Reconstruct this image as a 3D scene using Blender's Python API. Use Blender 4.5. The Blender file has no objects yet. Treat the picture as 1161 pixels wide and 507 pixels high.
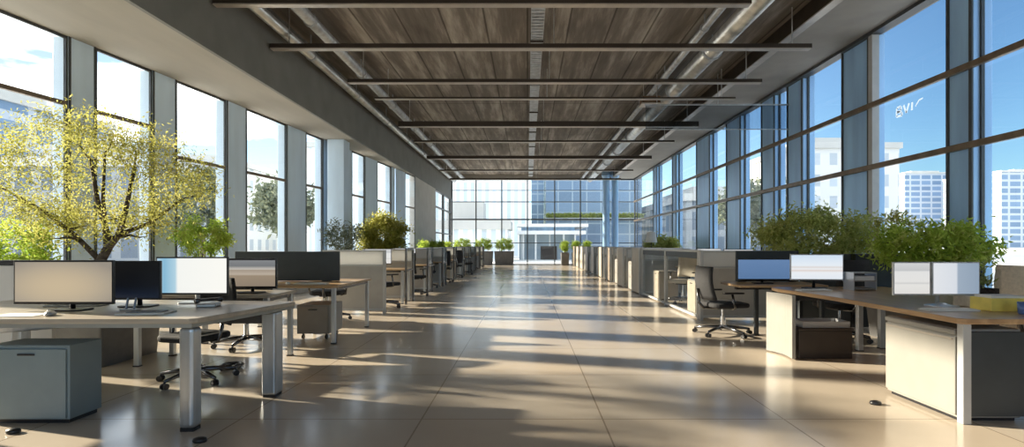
import bpy, bmesh, math, random
from math import sin, cos, tan, pi, radians
from mathutils import Vector, Matrix

random.seed(7)
S = bpy.context.scene
C = S.collection

# ------------------------------------------------------------------ helpers
class MB:
    """collects geometry for ONE mesh object"""
    def __init__(s):
        s.v = []; s.f = []
    def add(s, vs, fs):
        n = len(s.v)
        s.v += [tuple(v) for v in vs]
        s.f += [tuple(i + n for i in f) for f in fs]
        return s
    def box(s, x0, x1, y0, y1, z0, z1, fn=None):
        vs = [(x, y, z) for z in (z0, z1) for y in (y0, y1) for x in (x0, x1)]
        if fn: vs = [fn(*v) for v in vs]
        return s.add(vs, [(0,2,3,1),(4,5,7,6),(0,1,5,4),(2,6,7,3),(0,4,6,2),(1,3,7,5)])
    def obox(s, c, sx, sy, sz, rz=0.0, ry=0.0):
        M = Matrix.Translation(c) @ Matrix.Rotation(rz, 4, 'Z') @ Matrix.Rotation(ry, 4, 'Y')
        return s.box(-sx/2, sx/2, -sy/2, sy/2, -sz/2, sz/2, lambda x, y, z: M @ Vector((x, y, z)))
    def prism(s, poly, z0, z1):
        n = len(poly)
        vs = [(x, y, z0) for x, y in poly] + [(x, y, z1) for x, y in poly]
        fs = [tuple(range(n-1, -1, -1)), tuple(range(n, 2*n))]
        fs += [(i, (i+1) % n, n + (i+1) % n, n + i) for i in range(n)]
        return s.add(vs, fs)
    def tube(s, pts, r, n=8):
        pts = [Vector(p) for p in pts]
        rs = r if isinstance(r, (list, tuple)) else [r]*len(pts)
        vs = []; fs = []
        up = None
        for i, p in enumerate(pts):
            a = pts[max(i-1, 0)]; b = pts[min(i+1, len(pts)-1)]
            t = (b - a)
            t = t.normalized() if t.length > 1e-9 else Vector((0,0,1))
            if up is None:
                up = t.orthogonal().normalized()
            else:
                up = up - t*up.dot(t)
                up = up.normalized() if up.length > 1e-6 else t.orthogonal().normalized()
            sd = t.cross(up)
            for k in range(n):
                a_ = 2*pi*k/n
                vs.append(p + (up*cos(a_) + sd*sin(a_))*rs[i])
        for i in range(len(pts)-1):
            for k in range(n):
                k2 = (k+1) % n
                fs.append((i*n+k, i*n+k2, (i+1)*n+k2, (i+1)*n+k))
        fs.append(tuple(range(n-1, -1, -1)))
        m = (len(pts)-1)*n
        fs.append(tuple(m+k for k in range(n)))
        return s.add(vs, fs)
    def lathe(s, prof, n=20, c=(0,0,0)):
        vs = []; fs = []
        for r, z in prof:
            for k in range(n):
                a = 2*pi*k/n
                vs.append((c[0]+r*cos(a), c[1]+r*sin(a), c[2]+z))
        for i in range(len(prof)-1):
            for k in range(n):
                k2 = (k+1) % n
                fs.append((i*n+k, i*n+k2, (i+1)*n+k2, (i+1)*n+k))
        fs.append(tuple(range(n-1, -1, -1)))
        m = (len(prof)-1)*n
        fs.append(tuple(m+k for k in range(n)))
        return s.add(vs, fs)
    def grid(s, fn, nu, nv):
        vs = [fn(i/nu, j/nv) for j in range(nv+1) for i in range(nu+1)]
        fs = [(j*(nu+1)+i, j*(nu+1)+i+1, (j+1)*(nu+1)+i+1, (j+1)*(nu+1)+i) for j in range(nv) for i in range(nu)]
        return s.add(vs, fs)
    def leaf(s, p, d, nrm, L, W):
        sd = d.cross(nrm)
        if sd.length < 1e-4: sd = d.orthogonal()
        sd.normalize()
        up = sd.cross(d).normalized()*L*0.12
        return s.add([p, p + d*L*0.45 + sd*W*0.5 - up, p + d*L, p + d*L*0.45 - sd*W*0.5 - up], [(0,1,2),(0,2,3)])
    def build(s, name, mat, parent=None, bevel=0.0, smooth=False, sub=0, solid=0.0, loc=None, seg=2):
        me = bpy.data.meshes.new(name)
        me.from_pydata(s.v, [], s.f)
        me.update()
        if mat: me.materials.append(mat)
        if smooth:
            me.polygons.foreach_set('use_smooth', [True]*len(me.polygons))
        o = bpy.data.objects.new(name, me)
        C.objects.link(o)
        if parent is not None: o.parent = parent
        if loc: o.location = loc
        if solid:
            m = o.modifiers.new('thick', 'SOLIDIFY'); m.thickness = solid; m.offset = 0
        if bevel:
            m = o.modifiers.new('soft_edge', 'BEVEL'); m.width = bevel; m.segments = seg; m.limit_method = 'ANGLE'; m.angle_limit = radians(40)
        if sub:
            m = o.modifiers.new('round', 'SUBSURF'); m.levels = sub; m.render_levels = sub
        return o

def B(*a, **k): return MB().box(*a, **k)

def tag(o, label, cat, group=None, kind=None):
    o['label'] = label; o['category'] = cat
    if group: o['group'] = group
    if kind: o['kind'] = kind
    return o

def thing(name, label, cat, loc=(0,0,0), rz=0.0, group=None, kind=None):
    o = bpy.data.objects.new(name, None); C.objects.link(o)
    o.location = loc; o.rotation_euler = (0, 0, rz)
    o.empty_display_size = 0.2
    return tag(o, label, cat, group, kind)

def dup(root, loc, rz, label, group=None, scale=None):
    kids = {}
    for ob in list(C.objects):
        if ob.parent: kids.setdefault(ob.parent.name, []).append(ob)
    def rec(o, parent):
        c = o.copy(); C.objects.link(c)
        if parent is not None: c.parent = parent
        for k in kids.get(o.name, []): rec(k, c)
        return c
    r = rec(root, None)
    r.location = loc; r.rotation_euler = (0, 0, rz); r['label'] = label
    if group: r['group'] = group
    if scale: r.scale = scale
    return r

ORD = ['first','second','third','fourth','fifth','sixth','seventh','eighth','ninth','tenth','eleventh','twelfth']

# ------------------------------------------------------------------ materials
def base(name):
    m = bpy.data.materials.new(name); m.use_nodes = True
    nt = m.node_tree
    return m, nt, nt.nodes['Principled BSDF'], nt.nodes, nt.links

def mat(name, col, rough=0.5, metal=0.0, var=0.06, scale=6.0, bump=0.0, coat=0.0, stretch=(1,1,1), spec=0.5):
    m, nt, p, N, L = base(name)
    p.inputs['Roughness'].default_value = rough
    p.inputs['Metallic'].default_value = metal
    p.inputs['Coat Weight'].default_value = coat
    p.inputs['Specular IOR Level'].default_value = spec
    tc = N.new('ShaderNodeTexCoord'); mp = N.new('ShaderNodeMapping')
    mp.inputs['Scale'].default_value = stretch
    L.new(tc.outputs['Object'], mp.inputs['Vector'])
    nz = N.new('ShaderNodeTexNoise'); nz.inputs['Scale'].default_value = scale; nz.inputs['Detail'].default_value = 4
    L.new(mp.outputs['Vector'], nz.inputs['Vector'])
    rp = N.new('ShaderNodeValToRGB')
    a = [max(0, c*(1-var*2)) for c in col]; b = [min(1, c*(1+var*2)) for c in col]
    rp.color_ramp.elements[0].color = (*a, 1); rp.color_ramp.elements[1].color = (*b, 1)
    rp.color_ramp.elements[0].position = 0.3; rp.color_ramp.elements[1].position = 0.7
    L.new(nz.outputs['Fac'], rp.inputs['Fac'])
    L.new(rp.outputs['Color'], p.inputs['Base Color'])
    if bump:
        bp = N.new('ShaderNodeBump'); bp.inputs['Strength'].default_value = bump; bp.inputs['Distance'].default_value = 0.01
        L.new(nz.outputs['Fac'], bp.inputs['Height']); L.new(bp.outputs['Normal'], p.inputs['Normal'])
    return m

def glass_mat(name, tint=(0.96,0.98,0.98), refl=1.0):
    m = bpy.data.materials.new(name); m.use_nodes = True
    nt = m.node_tree; N = nt.nodes; L = nt.links
    N.remove(N['Principled BSDF'])
    out = N['Material Output']
    tr = N.new('ShaderNodeBsdfTransparent'); tr.inputs['Color'].default_value = (*tint, 1)
    gl = N.new('ShaderNodeBsdfGlossy'); gl.inputs['Roughness'].default_value = 0.02
    lw = N.new('ShaderNodeLayerWeight'); lw.inputs['Blend'].default_value = 0.5
    pw = N.new('ShaderNodeMath'); pw.operation = 'POWER'; L.new(lw.outputs['Facing'], pw.inputs[0]); pw.inputs[1].default_value = 4.0
    ma = N.new('ShaderNodeMath'); ma.operation = 'MULTIPLY_ADD'; L.new(pw.outputs[0], ma.inputs[0]); ma.inputs[1].default_value = 0.5; ma.inputs[2].default_value = 0.03
    ge = N.new('ShaderNodeNewGeometry')
    fb = N.new('ShaderNodeMath'); fb.operation = 'SUBTRACT'; fb.inputs[0].default_value = 1.0; L.new(ge.outputs['Backfacing'], fb.inputs[1])
    m0 = N.new('ShaderNodeMath'); m0.operation = 'MULTIPLY'; L.new(ma.outputs[0], m0.inputs[0]); L.new(fb.outputs[0], m0.inputs[1])
    mu = N.new('ShaderNodeMath'); mu.operation = 'MULTIPLY'; mu.inputs[1].default_value = refl
    L.new(m0.outputs[0], mu.inputs[0])
    mx = N.new('ShaderNodeMixShader')
    L.new(mu.outputs[0], mx.inputs['Fac']); L.new(tr.outputs[0], mx.inputs[1]); L.new(gl.outputs[0], mx.inputs[2])
    L.new(mx.outputs[0], out.inputs['Surface'])
    return m

def wood_mat(name, c1, c2, rough=0.35, axis=(1, 14, 14), scale=1.6):
    m, nt, p, N, L = base(name)
    p.inputs['Roughness'].default_value = rough
    tc = N.new('ShaderNodeTexCoord'); mp = N.new('ShaderNodeMapping'); mp.inputs['Scale'].default_value = axis
    L.new(tc.outputs['Object'], mp.inputs['Vector'])
    nz = N.new('ShaderNodeTexNoise'); nz.inputs['Scale'].default_value = scale; nz.inputs['Detail'].default_value = 6; nz.inputs['Distortion'].default_value = 0.6
    L.new(mp.outputs['Vector'], nz.inputs['Vector'])
    rp = N.new('ShaderNodeValToRGB')
    rp.color_ramp.elements[0].color = (*c1, 1); rp.color_ramp.elements[1].color = (*c2, 1)
    rp.color_ramp.elements[0].position = 0.32; rp.color_ramp.elements[1].position = 0.68
    L.new(nz.outputs['Fac'], rp.inputs['Fac']); L.new(rp.outputs['Color'], p.inputs['Base Color'])
    return m

def leaf_mat(name, c1, c2, c3, trans=0.5, scale=3.0):
    m = bpy.data.materials.new(name); m.use_nodes = True
    nt = m.node_tree; N = nt.nodes; L = nt.links
    N.remove(N['Principled BSDF']); out = N['Material Output']
    tc = N.new('ShaderNodeTexCoord')
    nz = N.new('ShaderNodeTexNoise'); nz.inputs['Scale'].default_value = scale; nz.inputs['Detail'].default_value = 5; nz.inputs['Roughness'].default_value = 0.8
    L.new(tc.outputs['Object'], nz.inputs['Vector'])
    rp = N.new('ShaderNodeValToRGB'); e = rp.color_ramp.elements
    e[0].color = (*c1, 1); e[0].position = 0.3; e[1].color = (*c3, 1); e[1].position = 0.72
    k = e.new(0.5); k.color = (*c2, 1)
    L.new(nz.outputs['Fac'], rp.inputs['Fac'])
    df = N.new('ShaderNodeBsdfDiffuse'); tl = N.new('ShaderNodeBsdfTranslucent')
    L.new(rp.outputs['Color'], df.inputs['Color']); L.new(rp.outputs['Color'], tl.inputs['Color'])
    mx = N.new('ShaderNodeMixShader'); mx.inputs['Fac'].default_value = trans
    L.new(df.outputs[0], mx.inputs[1]); L.new(tl.outputs[0], mx.inputs[2])
    L.new(mx.outputs[0], out.inputs['Surface'])
    return m

def screen_mat(name, build, strength=1.0):
    """a lit display: build(N, L, uvz) returns a colour socket; uvz = generated coords"""
    m, nt, p, N, L = base(name)
    p.inputs['Roughness'].default_value = 0.25
    p.inputs['Base Color'].default_value = (0.02, 0.02, 0.02, 1)
    tc = N.new('ShaderNodeTexCoord'); sp = N.new('ShaderNodeSeparateXYZ')
    L.new(tc.outputs['Generated'], sp.inputs[0])
    col = build(N, L, sp)
    L.new(col, p.inputs['Emission Color']); p.inputs['Emission Strength'].default_value = strength
    return m

def ramp(N, L, fac, stops, interp='LINEAR'):
    rp = N.new('ShaderNodeValToRGB'); rp.color_ramp.interpolation = interp
    e = rp.color_ramp.elements
    e[0].position, e[0].color = stops[0][0], (*stops[0][1], 1)
    e[1].position, e[1].color = stops[-1][0], (*stops[-1][1], 1)
    for pos, c in stops[1:-1]:
        k = e.new(pos); k.color = (*c, 1)
    L.new(fac, rp.inputs['Fac'])
    return rp.outputs['Color']

def facade(name, glass, frame, su, sv, mortar=0.12, rough=0.2, metal=0.0, var=0.3):
    """building facade: window grid from brick texture on (x+y, z)"""
    m, nt, p, N, L = base(name)
    p.inputs['Roughness'].default_value = rough; p.inputs['Metallic'].default_value = metal
    tc = N.new('ShaderNodeTexCoord'); sp = N.new('ShaderNodeSeparateXYZ'); L.new(tc.outputs['Object'], sp.inputs[0])
    ad = N.new('ShaderNodeMath'); L.new(sp.outputs[0], ad.inputs[0]); L.new(sp.outputs[1], ad.inputs[1])
    cb = N.new('ShaderNodeCombineXYZ'); L.new(ad.outputs[0], cb.inputs[0]); L.new(sp.outputs[2], cb.inputs[1])
    br = N.new('ShaderNodeTexBrick'); br.offset = 0.0; br.squash = 1.0
    br.inputs['Scale'].default_value = 1.0
    br.inputs['Brick Width'].default_value = su; br.inputs['Row Height'].default_value = sv
    br.inputs['Mortar Size'].default_value = mortar; br.inputs['Mortar Smooth'].default_value = 0.1
    br.inputs['Color1'].default_value = (*glass, 1)
    br.inputs['Color2'].default_value = (*[min(1, g*(1+var)) for g in glass], 1)
    br.inputs['Mortar'].default_value = (*frame, 1)
    L.new(cb.outputs[0], br.inputs['Vector'])
    L.new(br.outputs['Color'], p.inputs['Base Color'])
    return m

def floor_mat():
    m, nt, p, N, L = base('polished_floor')
    tc = N.new('ShaderNodeTexCoord')
    mp = N.new('ShaderNodeMapping'); mp.inputs['Location'].default_value = (0.76, 0.1, 0)
    L.new(tc.outputs['Object'], mp.inputs['Vector'])
    br = N.new('ShaderNodeTexBrick'); br.offset = 0.0
    br.inputs['Scale'].default_value = 1.0
    br.inputs['Brick Width'].default_value = 1.3; br.inputs['Row Height'].default_value = 1.3
    br.inputs['Mortar Size'].default_value = 0.006; br.inputs['Bias'].default_value = 0.0
    br.inputs['Color1'].default_value = (0.58, 0.51, 0.42, 1); br.inputs['Color2'].default_value = (0.63, 0.53, 0.41, 1)
    br.inputs['Mortar'].default_value = (0.34, 0.28, 0.21, 1)
    L.new(mp.outputs['Vector'], br.inputs['Vector'])
    nz = N.new('ShaderNodeTexNoise'); nz.inputs['Scale'].default_value = 0.9; nz.inputs['Detail'].default_value = 5
    L.new(tc.outputs['Object'], nz.inputs['Vector'])
    rp = ramp(N, L, nz.outputs['Fac'], [(0.3, (0.86, 0.85, 0.84)), (0.7, (1.0, 1.0, 1.0))])
    mx = N.new('ShaderNodeMix'); mx.data_type = 'RGBA'; mx.blend_type = 'MULTIPLY'; mx.inputs['Factor'].default_value = 1.0
    L.new(br.outputs['Color'], mx.inputs['A']); L.new(rp, mx.inputs['B'])
    L.new(mx.outputs['Result'], p.inputs['Base Color'])
    r2 = N.new('ShaderNodeMapRange'); r2.inputs['To Min'].default_value = 0.10; r2.inputs['To Max'].default_value = 0.24
    L.new(nz.outputs['Fac'], r2.inputs['Value']); L.new(r2.outputs[0], p.inputs['Roughness'])
    p.inputs['Specular IOR Level'].default_value = 0.5
    bp = N.new('ShaderNodeBump'); bp.inputs['Strength'].default_value = 0.05; bp.inputs['Distance'].default_value = 0.02
    n2 = N.new('ShaderNodeTexNoise'); n2.inputs['Scale'].default_value = 1.7; n2.inputs['Detail'].default_value = 2
    L.new(tc.outputs['Object'], n2.inputs['Vector']); L.new(n2.outputs['Fac'], bp.inputs['Height'])
    L.new(bp.outputs['Normal'], p.inputs['Normal'])
    return m

def deck_mat():
    """board-marked raw concrete: streaks along the length, panel joints"""
    m, nt, p, N, L = base('ceiling_deck_concrete')
    p.inputs['Roughness'].default_value = 0.75
    tc = N.new('ShaderNodeTexCoord'); mp = N.new('ShaderNodeMapping'); mp.inputs['Scale'].default_value = (2.2, 0.22, 1)
    L.new(tc.outputs['Object'], mp.inputs['Vector'])
    nz = N.new('ShaderNodeTexNoise'); nz.inputs['Scale'].default_value = 1.3; nz.inputs['Detail'].default_value = 7; nz.inputs['Roughness'].default_value = 0.65
    L.new(mp.outputs['Vector'], nz.inputs['Vector'])
    c = ramp(N, L, nz.outputs['Fac'], [(0.3, (0.11, 0.09, 0.072)), (0.48, (0.20, 0.17, 0.142)), (0.66, (0.46, 0.41, 0.35))])
    br = N.new('ShaderNodeTexBrick'); br.offset = 0.0
    br.inputs['Brick Width'].default_value = 0.85; br.inputs['Row Height'].default_value = 2.4; br.inputs['Mortar Size'].default_value = 0.02
    br.inputs['Scale'].default_value = 1.0; br.inputs['Color1'].default_value = (0.8,0.8,0.8,1); br.inputs['Color2'].default_value = (1,1,1,1); br.inputs['Mortar'].default_value = (0.35,0.33,0.3,1)
    L.new(tc.outputs['Object'], br.inputs['Vector'])
    mx = N.new('ShaderNodeMix'); mx.data_type = 'RGBA'; mx.blend_type = 'MULTIPLY'; mx.inputs['Factor'].default_value = 1.0
    L.new(c, mx.inputs['A']); L.new(br.outputs['Color'], mx.inputs['B'])
    L.new(mx.outputs['Result'], p.inputs['Base Color'])
    bp = N.new('ShaderNodeBump'); bp.inputs['Strength'].default_value = 0.4; bp.inputs['Distance'].default_value = 0.02
    L.new(nz.outputs['Fac'], bp.inputs['Height']); L.new(bp.outputs['Normal'], p.inputs['Normal'])
    return m

M = {}
M['floor'] = floor_mat()
M['deck'] = deck_mat()
M['soffit'] = mat('soffit_plaster', (0.40, 0.38, 0.335), 0.8, var=0.03, scale=3, stretch=(1, 0.2, 1))
M['bulk'] = mat('bulkhead_paint', (0.20, 0.205, 0.195), 0.6, var=0.05, scale=2)
M['strip'] = mat('ceiling_paint', (0.34, 0.33, 0.31), 0.7, var=0.04, scale=2)
M['wall'] = mat('wall_paint', (0.60, 0.59, 0.57), 0.75, var=0.03, scale=2)
M['wall_dim'] = mat('grey_rear_wall_paint', (0.30, 0.31, 0.32), 0.7, var=0.03, scale=2)
M['col_l'] = mat('pale_column_paint', (0.64, 0.79, 0.94), 0.42, var=0.03, scale=4, stretch=(1, 1, 0.2))
M['col_r'] = mat('blue_grey_column_metal', (0.37, 0.60, 0.95), 0.34, metal=0.2, var=0.08, scale=3, stretch=(1, 1, 0.15))
M['frame'] = mat('dark_window_frame', (0.07, 0.075, 0.08), 0.4, metal=0.4, var=0.05)
M['bronze'] = mat('bronze_rail', (0.20, 0.145, 0.095), 0.38, metal=0.4, var=0.12, scale=5)
M['whitefr'] = mat('white_frame_paint', (0.44, 0.445, 0.44), 0.4, var=0.03)
M['glass'] = glass_mat('window_glass')
M['pglass'] = glass_mat('partition_glass', (0.94, 0.95, 0.95), 0.5)
M['baffle'] = glass_mat('tinted_glass', (0.72, 0.76, 0.80), 1.0)
M['beam'] = mat('dark_bar_steel', (0.055, 0.043, 0.034), 0.45, metal=0.5, var=0.1, scale=4, stretch=(0.3, 1, 1))
M['flange'] = mat('bar_edge_aluminium', (0.55, 0.50, 0.44), 0.35, metal=0.6, var=0.05)
M['pipe'] = mat('galvanised_pipe', (0.62, 0.63, 0.62), 0.32, metal=0.7, var=0.1, scale=5)
M['tray'] = mat('cable_tray_zinc', (0.50, 0.53, 0.56), 0.4, metal=0.5, var=0.1, scale=8)
M['rust'] = mat('brown_box_metal', (0.22, 0.13, 0.07), 0.5, var=0.15)
M['top_beige'] = wood_mat('beige_desktop', (0.40, 0.35, 0.28), (0.50, 0.44, 0.36), 0.3)
M['edge'] = mat('grey_edge_band', (0.32, 0.33, 0.31), 0.4, var=0.03)
M['top_wood'] = wood_mat('oak_desktop', (0.34, 0.21, 0.11), (0.50, 0.33, 0.18), 0.28, axis=(8, 1, 8))
M['top_wood_x'] = wood_mat('oak_desktop_cross', (0.36, 0.23, 0.12), (0.52, 0.35, 0.19), 0.3)
M['alu'] = mat('brushed_aluminium', (0.50, 0.52, 0.53), 0.32, metal=0.75, var=0.05, scale=4, stretch=(8, 8, 0.3))
M['chrome'] = mat('chrome', (0.75, 0.76, 0.78), 0.12, metal=1.0, var=0.02)
M['cab_blue'] = mat('blue_grey_cabinet', (0.22, 0.285, 0.31), 0.42, var=0.02)
M['cab_white'] = mat('warm_white_cabinet', (0.26, 0.25, 0.225), 0.42, var=0.02)
M['white_panel'] = mat('white_panel', (0.66, 0.65, 0.62), 0.5, var=0.02)
M['frosted'] = leaf_mat('frosted_white_panel', (0.80, 0.80, 0.78), (0.82, 0.82, 0.80), (0.84, 0.84, 0.82), 0.55)
M['white_out'] = mat('white_render', (0.8, 0.8, 0.79), 0.6, var=0.02)
M['cab_beige'] = mat('beige_cabinet', (0.36, 0.31, 0.25), 0.5, var=0.03)
M['cab_side'] = mat('taupe_cabinet_side', (0.30, 0.27, 0.23), 0.5, var=0.03)
M['palewood'] = wood_mat('pale_wood_panel', (0.42, 0.34, 0.25), (0.52, 0.44, 0.33), 0.4, axis=(8, 8, 1))
M['char'] = mat('charcoal_fabric', (0.035, 0.038, 0.042), 0.85, var=0.12, scale=60)
M['chpanel'] = mat('charcoal_panel', (0.036, 0.044, 0.05), 0.5, var=0.05)
M['greypan'] = mat('grey_panel', (0.36, 0.35, 0.325), 0.6, var=0.03)
M['brown'] = mat('dark_brown_box', (0.035, 0.026, 0.021), 0.5, var=0.08)
M['black'] = mat('black_plastic', (0.014, 0.014, 0.016), 0.38, var=0.05)
M['mesh'] = mat('black_mesh_fabric', (0.022, 0.022, 0.024), 0.8, var=0.25, scale=120, bump=0.3)
M['seat'] = mat('black_seat_fabric', (0.02, 0.02, 0.022), 0.85, var=0.2, scale=90, bump=0.2)
M['cream'] = mat('cream_upholstery', (0.55, 0.48, 0.38), 0.75, var=0.06, scale=40)
M['darkmetal'] = mat('dark_polished_metal', (0.12, 0.12, 0.125), 0.25, metal=0.9, var=0.05)
M['silver'] = mat('silver_plastic', (0.48, 0.49, 0.50), 0.3, metal=0.4, var=0.03)
M['paper'] = mat('white_paper', (0.72, 0.71, 0.68), 0.7, var=0.02)
M['key'] = mat('grey_keys', (0.20, 0.21, 0.22), 0.5, var=0.1, scale=50)
M['yellow'] = mat('yellow_card', (0.78, 0.64, 0.14), 0.6, var=0.08, scale=8)
M['bluecup'] = mat('blue_ceramic', (0.08, 0.15, 0.35), 0.25, var=0.05)
M['planter'] = mat('grey_planter', (0.13, 0.13, 0.13), 0.6, var=0.08)
M['planter_p'] = mat('pale_planter', (0.45, 0.45, 0.44), 0.6, var=0.05)
M['soil'] = mat('dark_soil', (0.035, 0.024, 0.017), 0.95, var=0.4, scale=40, bump=0.6)
M['bark'] = mat('brown_bark', (0.09, 0.07, 0.055), 0.85, var=0.25, scale=25, bump=0.5)
M['leaf_y'] = leaf_mat('yellow_green_leaves', (0.24, 0.28, 0.07), (0.44, 0.43, 0.11), (0.70, 0.65, 0.30), 0.7, 3.5)
M['leaf_g'] = leaf_mat('green_leaves', (0.20, 0.27, 0.07), (0.46, 0.50, 0.16), (0.74, 0.70, 0.32), 0.5, 4)
M['leaf_b'] = leaf_mat('bright_green_leaves', (0.15, 0.28, 0.04), (0.42, 0.54, 0.09), (0.72, 0.71, 0.24), 0.5, 4)
M['leaf_d'] = leaf_mat('grey_green_leaves', (0.10, 0.13, 0.10), (0.18, 0.21, 0.15), (0.30, 0.32, 0.22), 0.3, 2)
M['plaza'] = mat('pale_plaza_paving', (0.58, 0.57, 0.55), 0.8, var=0.08, scale=0.3)
M['shade'] = mat('white_lamp_shade', (0.8, 0.8, 0.78), 0.7, var=0.02)
M['decal'] = leaf_mat('white_frosted_vinyl', (0.85, 0.9, 0.92), (0.9, 0.93, 0.95), (0.95, 0.96, 0.97), 0.92)

# screens
def sc_beige(N, L, sp):
    # warm off-white radial wallpaper
    gx = N.new('ShaderNodeMath'); gx.operation = 'SUBTRACT'; L.new(sp.outputs[0], gx.inputs[0]); gx.inputs[1].default_value = 0.45
    gz = N.new('ShaderNodeMath'); gz.operation = 'SUBTRACT'; L.new(sp.outputs[2], gz.inputs[0]); gz.inputs[1].default_value = 0.4
    a = N.new('ShaderNodeMath'); a.operation = 'MULTIPLY'; L.new(gx.outputs[0], a.inputs[0]); L.new(gx.outputs[0], a.inputs[1])
    b = N.new('ShaderNodeMath'); b.operation = 'MULTIPLY'; L.new(gz.outputs[0], b.inputs[0]); L.new(gz.outputs[0], b.inputs[1])
    c = N.new('ShaderNodeMath'); c.operation = 'ADD'; L.new(a.outputs[0], c.inputs[0]); L.new(b.outputs[0], c.inputs[1])
    return ramp(N, L, c.outputs[0], [(0.0, (0.62, 0.50, 0.33)), (0.25, (0.46, 0.39, 0.29)), (0.5, (0.33, 0.29, 0.24))])
def sc_white(N, L, sp):
    x = ramp(N, L, sp.outputs[0], [(0.0, (0.45,0.60,0.70)), (0.1, (0.25,0.50,0.68)), (0.26, (0.45,0.66,0.78)), (0.30, (0.95,0.96,0.92)), (1.0, (1.0,0.99,0.93))])
    return x
def sc_dark(N, L, sp):
    return ramp(N, L, sp.outputs[2], [(0.0, (0.006,0.012,0.028)), (0.35, (0.004,0.005,0.008)), (1.0, (0.003,0.003,0.003))])
def sc_blue(N, L, sp):
    return ramp(N, L, sp.outputs[2], [(0.0, (0.10,0.19,0.36)), (1.0, (0.13,0.23,0.42))])
def sc_doc(N, L, sp):
    return ramp(N, L, sp.outputs[2], [(0.0, (0.80,0.86,0.93)), (0.28, (0.85,0.88,0.92)), (0.36, (0.75,0.66,0.62)), (0.42, (0.88,0.90,0.93)), (0.5, (0.74,0.70,0.68)), (0.56, (0.82,0.88,0.94)), (1.0, (0.66,0.78,0.92))])
def sc_split(N, L, sp):
    return ramp(N, L, sp.outputs[0], [(0.0, (0.78,0.80,0.84)), (0.5, (0.70,0.74,0.80)), (0.54, (0.34,0.42,0.52)), (1.0, (0.28,0.36,0.46))])
def sc_lines(N, L, sp):
    return ramp(N, L, sp.outputs[2], [(0.0, (0.85,0.83,0.80)), (0.3, (0.88,0.87,0.84)), (0.34, (0.7,0.7,0.69)), (0.4, (0.88,0.87,0.85)), (0.72, (0.86,0.86,0.85)), (0.76, (0.62,0.63,0.64)), (1.0, (0.72,0.73,0.74))])
def sc_stripe(N, L, sp):
    return ramp(N, L, sp.outputs[2], [(0.0, (0.30,0.24,0.18)), (0.4, (0.36,0.28,0.20)), (0.46, (0.55,0.47,0.38)), (0.62, (0.40,0.33,0.26)), (0.66, (0.62,0.58,0.52)), (0.78, (0.20,0.21,0.22)), (1.0, (0.26,0.27,0.28))])
M['s_beige'] = screen_mat('screen_warm_wallpaper', sc_beige, 0.4)
M['s_white'] = screen_mat('screen_white_page', sc_white, 0.42)
M['s_dark'] = screen_mat('screen_dark', sc_dark, 0.4)
M['s_blue'] = screen_mat('screen_blue', sc_blue, 0.42)
M['s_doc'] = screen_mat('screen_document', sc_doc, 0.42)
M['s_split'] = screen_mat('screen_split_window', sc_split, 0.42)
M['s_lines'] = screen_mat('screen_pale_lines', sc_lines, 0.38)
M['s_stripe'] = screen_mat('screen_brown_bands', sc_stripe, 0.38)

# ------------------------------------------------------------------ setting
H = 5.75          # concrete deck
XR = 7.0          # right glass wall
YF = 34.0         # far glass wall
YB = -4.0         # wall behind the viewer
def XL(y):        # left glass wall runs slightly inward
    return -6.7 + 0.11*(y - 6.7)
YS = 23.1         # where the left glass ends in a solid wall
XS = XL(YS)

def struct(name, o, label, cat):
    o.name = name
    return tag(o, label, cat, kind='structure')

fl = MB().prism([(XL(YB)-0.6, YB-0.3), (XR+0.4, YB-0.3), (XR+0.4, YF+0.3), (XL(YB)-0.6, YF+0.3)], -0.2, 0.0).build('floor', M['floor'])
tag(fl, 'polished beige stone tile floor of the open office', 'floor', kind='structure')
ce = MB().prism([(-5.2, YB-0.3), (XR+0.4, YB-0.3), (XR+0.4, YF+0.3), (-5.2, YF+0.3)], H, H+0.25).build('ceiling', M['deck'])
tag(ce, 'streaked brown board-marked concrete ceiling above the hanging bars', 'ceiling', kind='structure')

# dropped ceiling strip along the right windows
t = B(5.4, XR+0.15, YB, YF, 5.5, H-0.002).build('ceiling_right', M['strip'])
tag(t, 'flat dark grey ceiling strip running above the right windows', 'ceiling', kind='structure')
# left bulkhead and soffit
BX = -4.88
t = B(BX-0.06, BX, YB, YF, 4.25, H-0.002).build('wall_bulkhead', M['bulk'])
tag(t, 'dark grey vertical bulkhead face above the left aisle side', 'bulkhead', kind='structure')
sf = MB().prism([(XL(YB)-0.1, YB), (BX-0.06, YB), (BX-0.06, YS+0.1), (XL(YS+0.1)-0.1, YS+0.1)], 4.25, 4.33).build('ceiling_left', M['soffit'])
tag(sf, 'beige plaster soffit tapering along the left windows', 'soffit', kind='structure')

lm = lambda t0: (lambda x, y, z: (XL(y) + x, y, z))
LF = lm(0)
def lbox(mb, t0, t1, y0, y1, z0, z1): return mb.box(t0, t1, y0, y1, z0, z1, LF)
w = MB()
lbox(w, -0.25, 0, YB, 3.2, 0, 4.25)
lbox(w, -0.25, -0.02, YB, YS+0.1, 4.33, H)
lbox(w, -0.25, 0, 3.2, YS, 0, 0.3)
w.box(XS-0.25, XS, YS, 28.2, 0, H-0.01)
w.box(XS-0.25, XS, 28.2, YF, 0, 0.3)
w.box(XS-0.25, XS, 28.2, YF, 4.25, H-0.01)
wl = w.build('wall_left', M['wall'])
tag(wl, 'pale grey solid left wall around the tall window bays', 'wall', kind='structure')

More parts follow.
